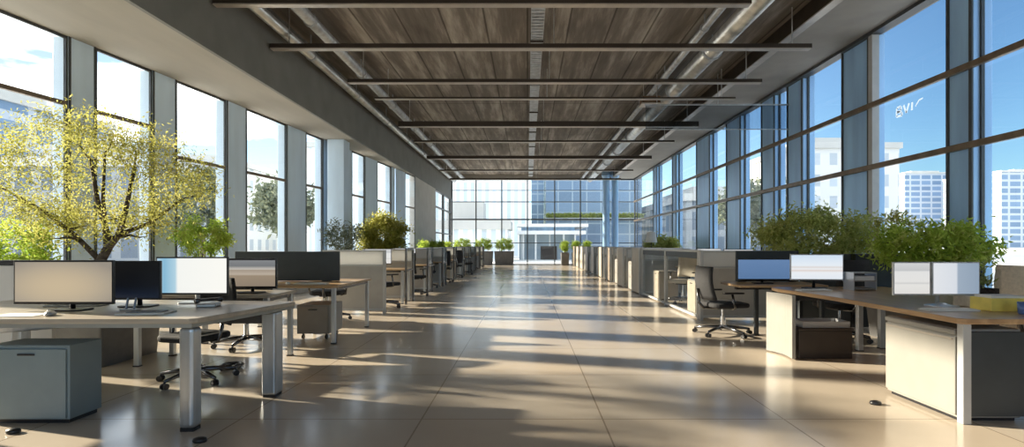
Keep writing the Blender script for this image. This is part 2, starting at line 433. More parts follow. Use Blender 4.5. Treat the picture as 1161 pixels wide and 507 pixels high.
COLS_L = [(5.0,5.45),(7.60,8.03),(9.08,9.61),(10.95,11.60),(13.15,14.08),(14.95,16.84),(17.80,18.90),(20.20,20.55),(20.75,21.80)]
edges = [3.2] + [e for c in COLS_L for e in c] + [YS]
for i, (a, b) in enumerate(COLS_L):
    mb = MB(); lbox(mb, -0.22, 0.008, a, b, 0.3, 4.25)
    o = mb.build('column', M['col_l'], bevel=0.01)
    mb = MB()
    for y in (a, b-0.035): lbox(mb, 0.008, 0.016, y, y+0.035, 0.3, 4.25)
    mb.build('edge_trim', M['frame'], o)
    tag(o, f'flat pale blue-grey pier between left windows, ' + ('just outside the left edge' if i == 0 else f'{ORD[i-1]} from the front'), 'column', kind='structure')
# free-standing square column in front of the fifth pier
o = B(-0.24, 0.24, -0.24, 0.24, 0, 4.245).build('column', M['col_l'], bevel=0.012, loc=(XL(15.3)+0.33, 15.2, 0))
tag(o, 'square pale grey column standing proud of the left windows up to the soffit', 'column', kind='structure')

wn = 0
bays = [(edges[2*i], edges[2*i+1]) for i in range(len(edges)//2)]
for i, (a, b) in enumerate(bays):
    if b - a < 0.25: continue
    wn += 1
    zt = 3.28 if i < 3 else 2.85
    win = thing(f'window_{wn}', f'tall window bay of the left glass wall, ' + ('just outside the left edge' if i == 0 else f'{ORD[i-1]} bay from the front'), 'window', (XL((a+b)/2), (a+b)/2, 0.3), kind='structure')
    off = win.location
    fn = lambda x, y, z: (XL(y) + x - off.x, y - off.y, z - off.z)
    mb = MB()
    for y in (a, b-0.03): mb.box(-0.035, 0.0, y, y+0.03, 0.3, 4.25, fn)
    for z in (0.3, 4.21): mb.box(-0.035, 0.0, a+0.03, b-0.03, z, z+0.04, fn)
    mb.build('window_frame', M['frame'], win)
    MB().box(-0.025, -0.013, a+0.03, b-0.03, 0.34, zt-0.03, fn).build('pane', M['glass'], win)
    MB().box(-0.025, -0.013, a+0.03, b-0.03, zt+0.03, 4.21, fn).build('pane', M['glass'], win)
    MB().box(-0.04, 0.012, a+0.03, b-0.03, zt-0.03, zt+0.03, fn).build('transom', M['bronze'], win)
# glass return at the far left corner
wn += 1
win = thing(f'window_{wn}', 'pale blue glass return at the far left corner of the hall', 'window', (XS, 31.1, 0.3), kind='structure')
mb = MB()
for y in (-2.9, 0, 2.82): mb.box(-0.15, 0, y, y+0.06, 0, 3.95)
for z in (0, 1.6, 3.0, 3.89): mb.box(-0.15, 0, -2.84, 2.82, z, z+0.06)
mb.build('window_frame', M['frame'], win)
for y0, y1 in ((-2.84, 0), (0.06, 2.82)):
    B(-0.08, -0.07, y0, y1, 0.06, 3.89).build('pane', M['glass'], win)

# right glass wall
COLS_R = [(5.3,5.9),(8.19,8.70),(10.66,11.60),(13.25,14.05),(14.75,15.6),(17.1,18.35),(20.0,21.6),(24.5,25.2),(28.2,29.0)]
w = MB()
w.box(XR-0.02, XR+0.25, YB, 5.3, 0, 5.5)
w.box(XR, XR+0.2, 5.3, YF, 0, 0.3)
wr = w.build('wall_right', M['strip'])
tag(wr, 'dark grey solid right wall and low sill under the glazing', 'wall', kind='structure')
for i, (a, b) in enumerate(COLS_R):
    o = B(-0.10, 0.2, a, b, 0.3, 5.5).build('column', M['col_r'], bevel=0.012, loc=(XR, 0, 0))
    mb = MB()
    mb.box(-0.125, -0.10, a, a+0.06, 0.3, 5.5); mb.box(-0.125, -0.10, b-0.05, b, 0.3, 5.5)
    mb.build('edge_trim', M['frame'] , o)
    if i == 2:
        B(-0.16, -0.02, a-0.16, a-0.04, 0.3, 5.49).build('white_mullion', M['whitefr'], o)
    lab = 'just outside the right edge' if i == 0 else f'{ORD[i-1]} from the front'
    tag(o, f'blue-grey metal pier between the tall right windows, {lab}', 'column', kind='structure')
ed = [e for c in COLS_R for e in c][1:] + [YF-0.1]
rb = [(ed[2*i], ed[2*i+1]) for i in range(len(ed)//2)]
for i, (a, b) in enumerate(rb):
    wn += 1
    win = thing(f'window_{wn}', f'three-light window bay of the right glass wall, {ORD[i]} bay from the front', 'window', (XR, (a+b)/2, 0.3), kind='structure')
    off = win.location
    fn = lambda x, y, z: (x - 0, y - off.y, z - off.z)
    mb = MB()
    for y in (a, b-0.035): mb.box(0.0, 0.05, y, y+0.035, 0.3, 5.5, fn)
    for z in (0.3, 5.46): mb.box(0.0, 0.05, a+0.035, b-0.035, z, z+0.04, fn)
    mb.build('window_frame', M['frame'], win)
    for z0, z1 in ((0.34, 2.76), (2.84, 3.98), (4.08, 5.46)):
        MB().box(0.02, 0.032, a+0.035, b-0.035, z0, z1, fn).build('pane', M['glass'], win)
for k, (z, nm) in enumerate(((2.80, 'lower'), (4.03, 'upper'))):
    o = B(XR-0.2, XR-0.126, 5.0, YF-0.15, z-0.05, z+0.05).build(f'trim_{k+1}', M['bronze'], bevel=0.008)
    tag(o, f'long {nm} bronze rail crossing the right windows', 'rail', kind='structure')
o = B(XR-0.2, XR-0.02, 5.0, YF-0.15, 5.43, 5.498).build('trim_3', M['frame'])
tag(o, 'dark head trim along the top of the right windows', 'trim', kind='structure')

# far glass wall
wn += 1
win = thing(f'window_{wn}', 'full-height glass end wall at the far end of the aisle', 'window', (0, YF, 0), kind='structure')
mb = MB()
xs = [XS + 0.05, -3.3, -1.65, 0.0, 1.75, 3.4, 5.0, 6.9]
for x in xs: mb.box(x-0.035, x+0.035, -0.06, 0.06, 0, 5.5)
mb.build('mullion', M['frame'], win)
mb = MB()
for z, h in ((0.0, 0.05), (1.36, 0.05), (2.85, 0.09), (4.0, 0.05), (4.75, 0.03), (5.42, 0.07)): mb.box(XS, XR, -0.08, 0.05, z, z+h)
mb.build('transom', M['frame'], win)
for a, b in zip(xs[:-1], xs[1:]):
    B(a+0.035, b-0.035, -0.006, 0.006, 0.05, 5.42).build('pane', M['glass'], win)
o = B(XS-0.25, XR+0.3, YF-0.1, YF+0.15, 5.5, H).build('wall_far', M['strip'])
tag(o, 'dark lintel over the far glass end wall', 'wall', kind='structure')

# wall behind the viewer
w = MB()
w.box(XL(YB)-0.4, -5.6, YB-0.2, YB, 0, H); w.box(5.6, XR+0.3, YB-0.2, YB, 0, H); w.box(-5.6, 5.6, YB-0.2, YB, 4.2, H); w.box(-5.6, 5.6, YB-0.2, YB, 0, 0.8)
o = w.build('wall_back', M['wall_dim'])
tag(o, 'grey rear wall with a wide window, behind the viewpoint', 'wall', kind='structure')

# columns at the far right
for k, (x, lb) in enumerate(((4.82, 'left'), (5.36, 'right'))):
    o = MB().lathe([(0.27, 0), (0.27, 0.12), (0.21, 0.14), (0.21, 5.35), (0.28, 5.5), (0.28, H-0.005)], 20).build('column', M['col_r'], smooth=False, loc=(x, 32.4, 0))
    tag(o, f'round blue-grey steel column before the far glass, {lb} one of the pair', 'column', kind='structure')

# ------------------------------------------------------------------ ceiling services
# hanging cross bars
bars = [  # Y, x0, x1, height, depth
    (8.18, -5.0+0.15, 3.45, 0.075, 0.10), (10.0, -4.85, 5.35, 0.085, 0.12), (12.1, -4.1, 5.35, 0.08, 0.10), (13.5, -3.9, 5.3, 0.045, 0.08),
    (16.4, -4.0, 5.3, 0.16, 0.10), (19.1, -4.1, 5.3, 0.06, 0.08), (22.6, -4.3, 5.3, 0.13, 0.10), (26.5, -4.4, 5.3, 0.06, 0.08), (30.0, -4.4, 5.3, 0.08, 0.10)]
for i, (y, x0, x1, h, d) in enumerate(bars):
    o = thing('hanging_bar', f'slim dark steel cross bar hung below the ceiling, {ORD[i]} from the front', 'ceiling bar', ((x0+x1)/2, y, 5.0), group='cross bars hung under the ceiling')
    cx = (x0+x1)/2
    B(x0-cx, x1-cx, -d/2, d/2, -h/2, h/2).build('bar', M['beam'], o, bevel=0.006)
    B(x0-cx+0.02, x1-cx-0.02, -d/2-0.012, d/2, -h/2-0.02, -h/2).build('lower_edge', M['flange'], o)
    for x in (x0+0.35, 0.5, x1-0.35):
        MB().tube([(x-cx, 0, h/2-0.01), (x-cx, 0, H-5.0-0.003)], 0.012, 6).build('hanger_rod', M['pipe'], o)

def pipe(name, label, cat, x, z, r, y0, y1, m, clips=True, grp=None):
    o = thing(name, label, cat, (x, y0, z), group=grp)
    MB().tube([(0, 0, 0), (0, y1-y0, 0)], r, 14).build('tube', m, o, smooth=True)
    mb_n = int((y1-y0)/3.0)
    for k in range(mb_n):
        y = 1.3 + k*3.0
        q = MB()
        q.tube([(0, y-0.03, 0), (0, y+0.03, 0)], r*1.18, 14)
        q.box(-0.012, 0.012, y-0.012, y+0.012, r*0.9, H - z - 0.003)
        q.build('bracket', M['tray'], o)
    return o
pipe('ceiling_pipe', 'bright galvanised pipe running along the foot of the dark bulkhead', 'pipe', -4.62, 5.30, 0.10, 4.0, 33.5, M['pipe'])
pipe('ceiling_pipe', 'galvanised duct pipe second from the left bulkhead', 'pipe', -4.02, 5.42, 0.11, 8.5, 33.5, M['tray'])
pipe('ceiling_pipe', 'wide pale duct pipe right of the ceiling centre', 'pipe', 3.95, 5.42, 0.19, 4.0, 33.5, M['pipe'])
pipe('ceiling_pipe', 'thin zinc conduit left of the wide pale duct', 'pipe', 3.45, 5.48, 0.075, 9.0, 33.5, M['tray'])
# cable tray
o = thing('cable_tray', 'ribbed zinc cable tray along the ceiling centre line', 'cable tray', (0.2, 4.0, 5.58))
mb = MB(); mb.box(-0.13, -0.115, 0, 29.5, 0, 0.08); mb.box(0.115, 0.13, 0, 29.5, 0, 0.08)
mb.build('side_rail', M['tray'], o)
mb = MB()
y = 0.05
while y < 29.4:
    mb.box(-0.115, 0.115, y, y+0.09, 0, 0.02); y += 0.14
mb.build('rung', M['tray'], o)
for k in range(10): B(-0.14, 0.14, 1.2+k*3, 1.24+k*3, -0.03, H-5.58-0.003).build('hanger', M['beam'], o)
# lining channel along the right ceiling edge
o = thing('ceiling_channel', 'long dark steel channel along the right edge of the deck', 'channel', (5.28, 4.0, 5.42))
mb = MB(); mb.box(-0.07, 0.07, 0, 29.8, 0.0, 0.32)
mb.build('web', M['beam'], o)
B(-0.10, 0.07, 0, 29.8, -0.025, 0.0).build('flange', M['flange'], o)
# junction box under the conduit
o = thing('junction_box', 'small brown junction box fixed below the pale duct', 'junction box', (3.45, 14.9, 5.34))
B(-0.25, 0.25, -0.2, 0.2, -0.12, 0.06).build('housing', M['rust'], o, bevel=0.01)
B(-0.27, 0.27, -0.22, 0.22, -0.16, -0.12).build('lid', M['flange'], o, bevel=0.008)
MB().tube([(-0.2, -0.1, 0.06), (-0.2, -0.1, H-5.34-0.003)], 0.012, 6).build('hanger_rod', M['pipe'], o)
# glass smoke baffle
o = thing('glass_baffle', 'clear glass smoke baffle hanging across the right ceiling', 'glass baffle', (5.0, 13.9, 4.3))
B(-1.9, 1.85, -0.006, 0.006, 0.0, 0.62).build('pane', M['baffle'], o)
mb = MB(); mb.box(-1.92, 1.87, -0.02, 0.02, 0.62, 0.655); mb.box(-1.92, 1.87, -0.012, 0.012, -0.02, 0.0)
mb.build('edge_rail', M['tray'], o)
for x in (-1.6, 0.0): MB().tube([(x, 0, 0.65), (x, 0, H-4.3-0.003)], 0.012, 6).build('hanger_rod', M['pipe'], o)

# white vinyl mark on the second right window
o = thing('window_mark', 'small white vinyl mark on a right window pane, under the upper rail', 'mark', (XR+0.016, 9.75, 3.78))
def stroke(pts, w=0.022):
    # strokes on the pane: (y, z) pairs, built as thin flat ribs
    q = MB()
    for (a, b), (c, d) in zip(pts[:-1], pts[1:]):
        dy, dz = c-a, d-b; l = math.hypot(dy, dz) or 1
        ny, nz = -dz/l*w, dy/l*w
        q.add([(0.0, yy, zz) for yy, zz in ((a+ny, b+nz), (c+ny, d+nz), (c-ny, d-nz), (a-ny, b-nz))], [(0,1,2,3)])
    return q
stroke([(0.31,-0.09),(0.30,0.07),(0.20,0.08),(0.18,0.01),(0.29,-0.01),(0.17,-0.04),(0.16,-0.10),(0.31,-0.09)]).build('letter', M['decal'], o)
stroke([(0.12,0.08),(0.05,-0.08),(-0.02,0.08)]).build('letter', M['decal'], o)
stroke([(-0.10,0.08),(-0.09,-0.07)]).build('letter', M['decal'], o)
stroke([(-0.18,-0.02),(-0.27,0.07),(-0.36,0.08)], 0.014).build('letter', M['decal'], o)

# ------------------------------------------------------------------ furniture kits
def rounded(x0, x1, y0, y1, r, n=4):
    P = []
    for cx, cy, a0 in ((x1-r, y0+r, -pi/2), (x1-r, y1-r, 0), (x0+r, y1-r, pi/2), (x0+r, y0+r, pi)):
        for k in range(n+1):
            a = a0 + pi/2*k/n
            P.append((cx + r*cos(a), cy + r*sin(a)))
    return P

def make_chair(label, backm, seatm, rz=0.0, loc=(0,0,0), armm=None):
    o = thing('office_chair', label, 'chair', loc, rz)
    for k in range(5):
        a = 2*pi*k/5 + 0.3
        d = Vector((cos(a), sin(a), 0))
        mb = MB().tube([d*0.03 + Vector((0,0,0.115)), d*0.2 + Vector((0,0,0.105)), d*0.35 + Vector((0,0,0.08))], [0.03, 0.024, 0.017], 8)
        lg = mb.build('base_leg', M['darkmetal'], o, smooth=True)
        s_ = Vector((-sin(a), cos(a), 0))
        q = MB()
        for e in (-1, 1):
            c = d*0.35 + s_*0.018*e + Vector((0, 0, 0.03))
            q.tube([c - s_*0.009, c + s_*0.009], 0.03, 12)
        q.tube([d*0.35 + Vector((0,0,0.03)), d*0.35 + Vector((0,0,0.08))], 0.01, 6)
        q.build('caster', M['black'], lg)
    MB().lathe([(0.045, 0.09), (0.045, 0.14), (0.03, 0.15), (0.03, 0.28), (0.018, 0.285), (0.018, 0.41)], 14).build('gas_column', M['chrome'], o, smooth=False)
    B(-0.11, 0.11, -0.12, 0.12, 0.405, 0.435).build('tilt_mechanism', M['black'], o, bevel=0.01)
    MB().prism(rounded(-0.25, 0.25, -0.22, 0.26, 0.09), 0.435, 0.505).build('seat', seatm, o, bevel=0.025, seg=3)
    def bk(u, v):
        x = (u-0.5)*0.46*(1 - 0.18*(v-0.4)**2)
        z = 0.56 + v*0.50
        y = -0.26 - 0.05*v + 0.035*sin(v*pi)*-1 + 0.30*(u-0.5)**2
        return (x, y, z)
    MB().grid(bk, 10, 8).build('backrest', backm, o, smooth=True, solid=0.03, bevel=0.0)
    MB().tube([(0, -0.08, 0.415), (0, -0.26, 0.42), (0, -0.315, 0.5), (0, -0.335, 0.72)], [0.022, 0.022, 0.02, 0.016], 8).build('back_support', M['darkmetal'], o, smooth=True)
    for s_ in (-1, 1):
        ar = MB().tube([(s_*0.2, 0.02, 0.42), (s_*0.285, 0.02, 0.44), (s_*0.295, 0.0, 0.52), (s_*0.29, -0.02, 0.655)], 0.015, 8).build('armrest', armm or M['darkmetal'], o, smooth=True)
        MB().prism(rounded(s_*0.29-0.035, s_*0.29+0.035, -0.14, 0.13, 0.03), 0.655, 0.68).build('arm_pad', M['black'], ar, bevel=0.008)
    return o

def make_monitor(label, w, h, zb, scr, loc, rz=0.0, bez=0.012, dep=0.02, stand='plate', casing=None, group=None):
    """origin on the desk under the stand; the display faces -Y"""
    cs = casing or M['black']
    o = thing('monitor', label, 'monitor', loc, rz, group)
    B(-w/2, w/2, -dep, 0.0, zb, zb+h).build('housing', cs, o, bevel=0.004)
    B(-w/2+bez, w/2-bez, -dep-0.002, -dep+0.001, zb+bez*1.3, zb+h-bez).build('screen', scr, o)
    B(-w*0.28, w*0.28, 0.0, 0.03, zb+h*0.2, zb+h*0.75).build('back_cover', M['black'], o, bevel=0.01)
    MB().tube([(0, 0.06, 0.012), (0, 0.06, zb+h*0.3), (0, 0.02, zb+h*0.42)], [0.018, 0.016, 0.014], 8).build('stand', M['black'] if stand == 'plate' else M['silver'], o, smooth=True)
    MB().prism(rounded(-0.13, 0.13, -0.04, 0.13, 0.05), 0.0, 0.012).build('stand_base', M['black'] if stand == 'plate' else M['silver'], o, bevel=0.003)
    return o

def make_keyboard(label, loc, rz=0.0, m=None, w=0.42):
    o = thing('keyboard', label, 'keyboard', loc, rz)
    MB().prism(rounded(-w/2, w/2, -0.065, 0.065, 0.012), 0, 0.012).build('body', m or M['silver'], o, bevel=0.003)
    q = MB()
    for r in range(5):
        n = 14
        for k in range(n):
            x0 = -w/2 + 0.015 + k*(w-0.03)/n; y0 = -0.055 + r*0.022
            q.box(x0, x0 + (w-0.03)/n - 0.004, y0, y0+0.018, 0.012, 0.017)
    q.build('keys', M['key'] if m is None else M['paper'], o)
    return o

def make_mouse(label, loc, rz=0, m=None):
    o = MB().lathe([(0.02, 0.0), (0.031, 0.006), (0.03, 0.018), (0.02, 0.03), (0.006, 0.034)], 16).build('computer_mouse', m or M['paper'], smooth=True, loc=loc)
    o.scale = (1, 1.7, 1); o.rotation_euler = (0, 0, rz)
    return tag(o, label, 'mouse')

def make_pedestal(label, x0, x1, y0, y1, z1, body, front, face='-Y', casters=False, drawers=1, loc=None, group=None):
    """drawer unit; face tells where the drawer front is"""
    cx, cy = (x0+x1)/2, (y0+y1)/2
    o = thing('drawer_pedestal', label, 'drawer unit', loc or (cx, cy, 0), group=group)
    w, d = (x1-x0)/2, (y1-y0)/2
    zb = 0.075 if casters else 0.0
    if not casters:
        B(-w+0.02, w-0.02, -d+0.02, d-0.02, 0, 0.03).build('plinth', M['black'], o)
        zb = 0.03
    B(-w, w, -d, d, zb, z1).build('body', body, o, bevel=0.006)
    n = drawers; gap = 0.008
    hh = (z1 - zb - 0.03)/n
    for k in range(n):
        za, zc = zb + 0.012 + k*hh, zb + 0.012 + (k+1)*hh - gap
        if face == '-Y':
            dr = B(-w+0.018, w-0.018, -d-0.014, -d, za, zc).build('drawer_front', front, o, bevel=0.004)
            B(-0.06, 0.06, -d-0.022, -d-0.014, zc-0.045, zc-0.03).build('handle', M['darkmetal'], dr, bevel=0.003)
        elif face == '-X':
            dr = B(-w-0.014, -w, -d+0.018, d-0.018, za, zc).build('drawer_front', front, o, bevel=0.004)
            B(-w-0.022, -w-0.014, -0.06, 0.06, zc-0.045, zc-0.03).build('handle', M['darkmetal'], dr, bevel=0.003)
        else:
            dr = B(w, w+0.014, -d+0.018, d-0.018, za, zc).build('drawer_front', front, o, bevel=0.004)
            B(w+0.014, w+0.022, -0.06, 0.06, zc-0.045, zc-0.03).build('handle', M['darkmetal'], dr, bevel=0.003)
    if casters:
        for sx in (-1, 1):
            for sy in (-1, 1):
                q = MB(); c = Vector((sx*(w-0.06), sy*(d-0.06), 0.03))
                q.tube([c - Vector((0.012,0,0)), c + Vector((0.012,0,0))], 0.03, 12)
                q.tube([c, c + Vector((0,0,0.05))], 0.012, 6)
                q.build('caster', M['black'], o)
    return o

def make_desk(label, w, d, loc, topm, rz=0.0, h=0.74, group=None, legm=None, inset=0.0):
    o = thing('desk', label, 'desk', loc, rz, group)
    MB().prism(rounded(-w/2, w/2, -d/2, d/2, 0.03), h-0.03, h).build('desktop', topm, o, bevel=0.004)
    for sx in (-1, 1):
        for sy in (-1, 1):
            cx, cy = sx*(w/2-0.06) + (inset if sx < 0 else 0), sy*(d/2-0.06)
            lg = B(cx-0.025, cx+0.025, cy-0.025, cy+0.025, 0.012, h-0.03).build('leg', legm or M['alu'], o, bevel=0.004)
            B(cx-0.03, cx+0.03, cy-0.03, cy+0.03, 0, 0.012).build('foot', M['black'], lg)
    q = MB(); q.box(-w/2+0.085, w/2-0.085, -0.03, 0.03, h-0.08, h-0.03)
    q.box(-w/2+0.04+inset, -w/2+0.08+inset, -d/2+0.085, d/2-0.085, h-0.07, h-0.03); q.box(w/2-0.08, w/2-0.04, -d/2+0.085, d/2-0.085, h-0.07, h-0.03)
    q.build('crossbar', M['darkmetal'], o)
    return o

def make_partition(label, w, loc, rz=0.0, group=None, mid=True):
    """workstation end screen: aluminium frame, grey lower panel, white upper panel"""
    o = thing('partition_screen', label, 'partition', loc, rz, group)
    q = MB()
    for x in (-w/2, w/2-0.05): q.box(x, x+0.05, -0.03, 0.03, 0, 1.16)
    q.box(-w/2+0.05, w/2-0.05, -0.03, 0.03, 1.13, 1.16); q.box(-w/2+0.05, w/2-0.05, -0.03, 0.03, 0.05, 0.09)
    q.box(-w/2+0.05, w/2-0.05, -0.03, 0.03, 0.86, 0.89)
    q.build('frame', M['whitefr'], o, bevel=0.004)
    B(-w/2+0.05, w/2-0.05, -0.018, 0.018, 0.09, 0.86).build('lower_panel', M['greypan'], o)
    B(-w/2+0.05, w/2-0.05, -0.018, 0.018, 0.89, 1.13).build('upper_panel', M['frosted'], o)
    return o

def mini(name, label, cat, mb, m, loc, rz=0, bevel=0.0, smooth=False, group=None):
    o = mb.build(name, m, bevel=bevel, smooth=smooth, loc=loc)
    o.rotation_euler = (0, 0, rz)
    return tag(o, label, cat, group)

# ------------------------------------------------------------------ FRONT LEFT
DL = (-3.2, 4.1, 0.0)
o = thing('desk', 'large beige-topped desk with metal panel legs at the front left', 'desk', DL)
sh = lambda P: [(x-DL[0], y-DL[1]) for x, y in P]
MB().prism(sh([(-4.6,3.50),(-2.24,3.50),(-2.20,3.53),(-2.0,4.56),(-2.03,4.6),(-4.6,4.85)]), 0.728, 0.762).build('desktop', M['top_beige'], o, bevel=0.006)
MB().prism(sh([(-4.58,3.515),(-2.23,3.515),(-2.02,4.585),(-4.58,4.83)]), 0.70, 0.7275).build('edge_frame', M['edge'], o)
def lbx(x0,x1,y0,y1,z0,z1): return B(x0-DL[0], x1-DL[0], y0-DL[1], y1-DL[1], z0, z1)
lg = lbx(-2.335,-2.225,3.53,3.63,0.02,0.70).build('leg', M['alu'], o, bevel=0.03, seg=4)
lbx(-2.325,-2.235,3.54,3.62,0,0.025).build('foot', M['black'], lg)
lg = lbx(-2.18,-2.06,4.33,4.47,0.02,0.70).build('leg', M['alu'], o, bevel=0.02, seg=3)
lbx(-2.17,-2.07,4.34,4.46,0,0.025).build('foot', M['black'], lg)
for y in (3.53, 4.6):
    lg = lbx(-4.5,-4.4,y,y+0.1,0.02,0.70).build('leg', M['alu'], o, bevel=0.02)
    lbx(-4.49,-4.41,y+0.01,y+0.09,0,0.025).build('foot', M['black'], lg)
MB().tube([(-4.3-DL[0],3.6-DL[1],0.62),(-3.3-DL[0],4.1-DL[1],0.66),(-2.9-DL[0],4.35-DL[1],0.68)], 0.03, 6).build('brace', M['alu'], o)
lbx(-4.4,-2.19,4.38,4.42,0.60,0.70).build('crossbar', M['darkmetal'], o)

make_pedestal('blue-grey metal drawer unit under the front left desk', -3.78, -3.2, 3.70, 3.98, 0.55, M['cab_blue'], M['cab_blue'], '-Y')
TZ = 0.762
make_monitor('wide monitor with a blank warm beige screen on the front left desk', 0.74, 0.325, 0.052, M['s_beige'], (-3.42, 3.92, TZ), bez=0.014)
make_monitor('switched-off black monitor between the beige and the white screen', 0.44, 0.305, 0.06, M['s_dark'], (-3.09, 4.16, TZ))
make_monitor('monitor showing a white page with a blue side panel, front left desk', 0.60, 0.315, 0.075, M['s_white'], (-2.79, 4.42, TZ), stand='silver')
# laptop-like keyboard block and clutter
make_keyboard('grey keyboard behind the stand of the beige screen monitor', (-3.62, 4.25, TZ), 0.1)
o = thing('notepad', 'white notepad with a dark tablet on the front left desk', 'notepad', (-2.72, 3.78, TZ), 0.15)
B(-0.16, 0.16, -0.09, 0.09, 0, 0.010).build('pages', M['paper'], o, bevel=0.002)
B(-0.11, 0.12, -0.05, 0.05, 0.010, 0.018).build('cover', M['key'], o, bevel=0.003)
make_mouse('white computer mouse left on the front left desk near its front edge', (-3.30, 3.66, TZ), 0.4, M['silver'])
o = thing('desk_phone', 'small silver desk phone in front of the white page monitor', 'phone', (-2.53, 4.2, TZ), 0.3)
B(-0.07, 0.07, -0.08, 0.08, 0, 0.03).build('base', M['silver'], o, bevel=0.01)
MB().tube([(-0.075,-0.06,0.05),(-0.05,-0.03,0.055),(0.05,0.03,0.055),(0.075,0.06,0.05)], [0.022,0.014,0.014,0.022], 8).build('handset', M['darkmetal'], o, smooth=True)
o = thing('desk_stand', 'little silver phone stand below the switched-off monitor', 'stand', (-2.98, 3.97, TZ))
B(-0.06, 0.06, -0.03, 0.03, 0, 0.01).build('foot_plate', M['silver'], o, bevel=0.003)
for x in (-0.03, 0.03): MB().tube([(x, 0, 0.01), (x, 0.02, 0.09)], 0.008, 8).build('upright', M['darkmetal'], o)
mini('paper_sheet', 'loose white sheet at the front left desk beside the beige monitor base', 'paper', B(-0.15, 0.15, -0.1, 0.1, 0, 0.004), M['paper'], (-3.52, 3.68, TZ), 0.1)
# pale divider at the left frame edge
o = thing('desk_divider', 'white divider screen with a black top rail at the left photo edge', 'divider', (-4.85, 4.95, 0))
B(-0.45, 0.42, -0.02, 0.02, 0.06, 1.06).build('panel', M['white_panel'], o, bevel=0.004)
B(-0.47, 0.44, -0.03, 0.03, 1.06, 1.11).build('top_rail', M['black'], o, bevel=0.004)
for x in (-0.4, 0.36): B(x, x+0.05, -0.15, 0.15, 0, 0.06).build('foot', M['darkmetal'], o)

CH = make_chair('black mesh office chair pushed under the back of the front left desk', M['mesh'], M['seat'], rz=pi-0.25, loc=(-3.05, 4.88, 0))
CH.scale = (0.92, 0.92, 0.88)

# cable coil and little black bits on the floor
q = MB()
pts = [(0.10*cos(a*0.5)*(0.7+0.3*sin(a*1.3)), 0.12*sin(a*0.5), 0.016 + 0.022*abs(sin(a*0.9))) for a in range(0, 34)]
q.tube(pts, 0.014, 6)
o = q.build('cable_coil', M['black'], smooth=True, loc=(-3.0, 5.36, 0))
tag(o, 'loose coil of black cable on the sunlit floor left of the aisle', 'cable')
for k, (x, y, lb) in enumerate(((-2.08, 3.36, 'black rubber cable stopper on the floor by the front desk leg'), (-3.42, 3.52, 'small black plug lying before the blue-grey drawer unit'), (1.86, 4.62, 'small black floor grommet by the white cabinet on the right'))):
    o = MB().lathe([(0.03, 0), (0.035, 0.01), (0.03, 0.025), (0.012, 0.032)], 14).build('cable_stopper', M['black'], smooth=True, loc=(x if k < 2 else 2.73, y if k < 2 else 4.15, 0))
    o.scale = (1.3, 1, 1)
    tag(o, lb, 'cable stopper')

# second left desk, hidden behind the first
make_desk('second left desk, behind the front desk, with a brown banded monitor', 1.45, 0.66, (-3.35, 5.72, 0), M['top_beige'])
make_monitor('grey framed monitor with a brown banded picture, second left desk', 0.60, 0.32, 0.05, M['s_stripe'], (-2.94, 5.6, 0.74), bez=0.02, casing=M['darkmetal'])
mini('storage_box', 'flat beige storage box on the second left desk', 'box', B(-0.3, 0.3, -0.12, 0.12, 0, 0.12), M['cab_beige'], (-3.6, 5.75, 0.74), 0, 0.006)
dup(CH, (-3.45, 6.5, 0), 0.7, 'black office chair between the second and third left desks', scale=(1,1,1))

# third left desk with charcoal screen
o = make_desk('oak-topped third left desk under the wide charcoal privacy screen', 1.75, 1.5, (-3.27, 7.4, 0), M['top_wood_x'])
o = thing('privacy_screen', 'wide charcoal privacy screen standing on the oak third left desk', 'desk screen', (-3.385, 7.47, 0.74))
B(-0.735, 0.735, -0.02, 0.02, 0.006, 0.42).build('panel', M['chpanel'], o, bevel=0.006)
for x in (-0.6, 0.5): B(x, x+0.1, -0.06, 0.06, 0.0, 0.006).build('foot', M['darkmetal'], o)
make_pedestal('grey wheeled drawer unit under the oak third left desk', -3.05, -2.62, 7.0, 7.5, 0.46, M['cab_white'], M['cab_side'], '-Y', casters=True)
make_mouse('white computer mouse on the oak third left desk', (-3.1, 6.85, 0.74), 0.5)
make_keyboard('white keyboard on the oak third left desk', (-2.82, 6.9, 0.74), 0.05, M['paper'])
dup(CH, (-3.3, 8.75, 0), 0.15, 'black office chair behind the charcoal privacy screen, before the first left partition', scale=(1,1,1))

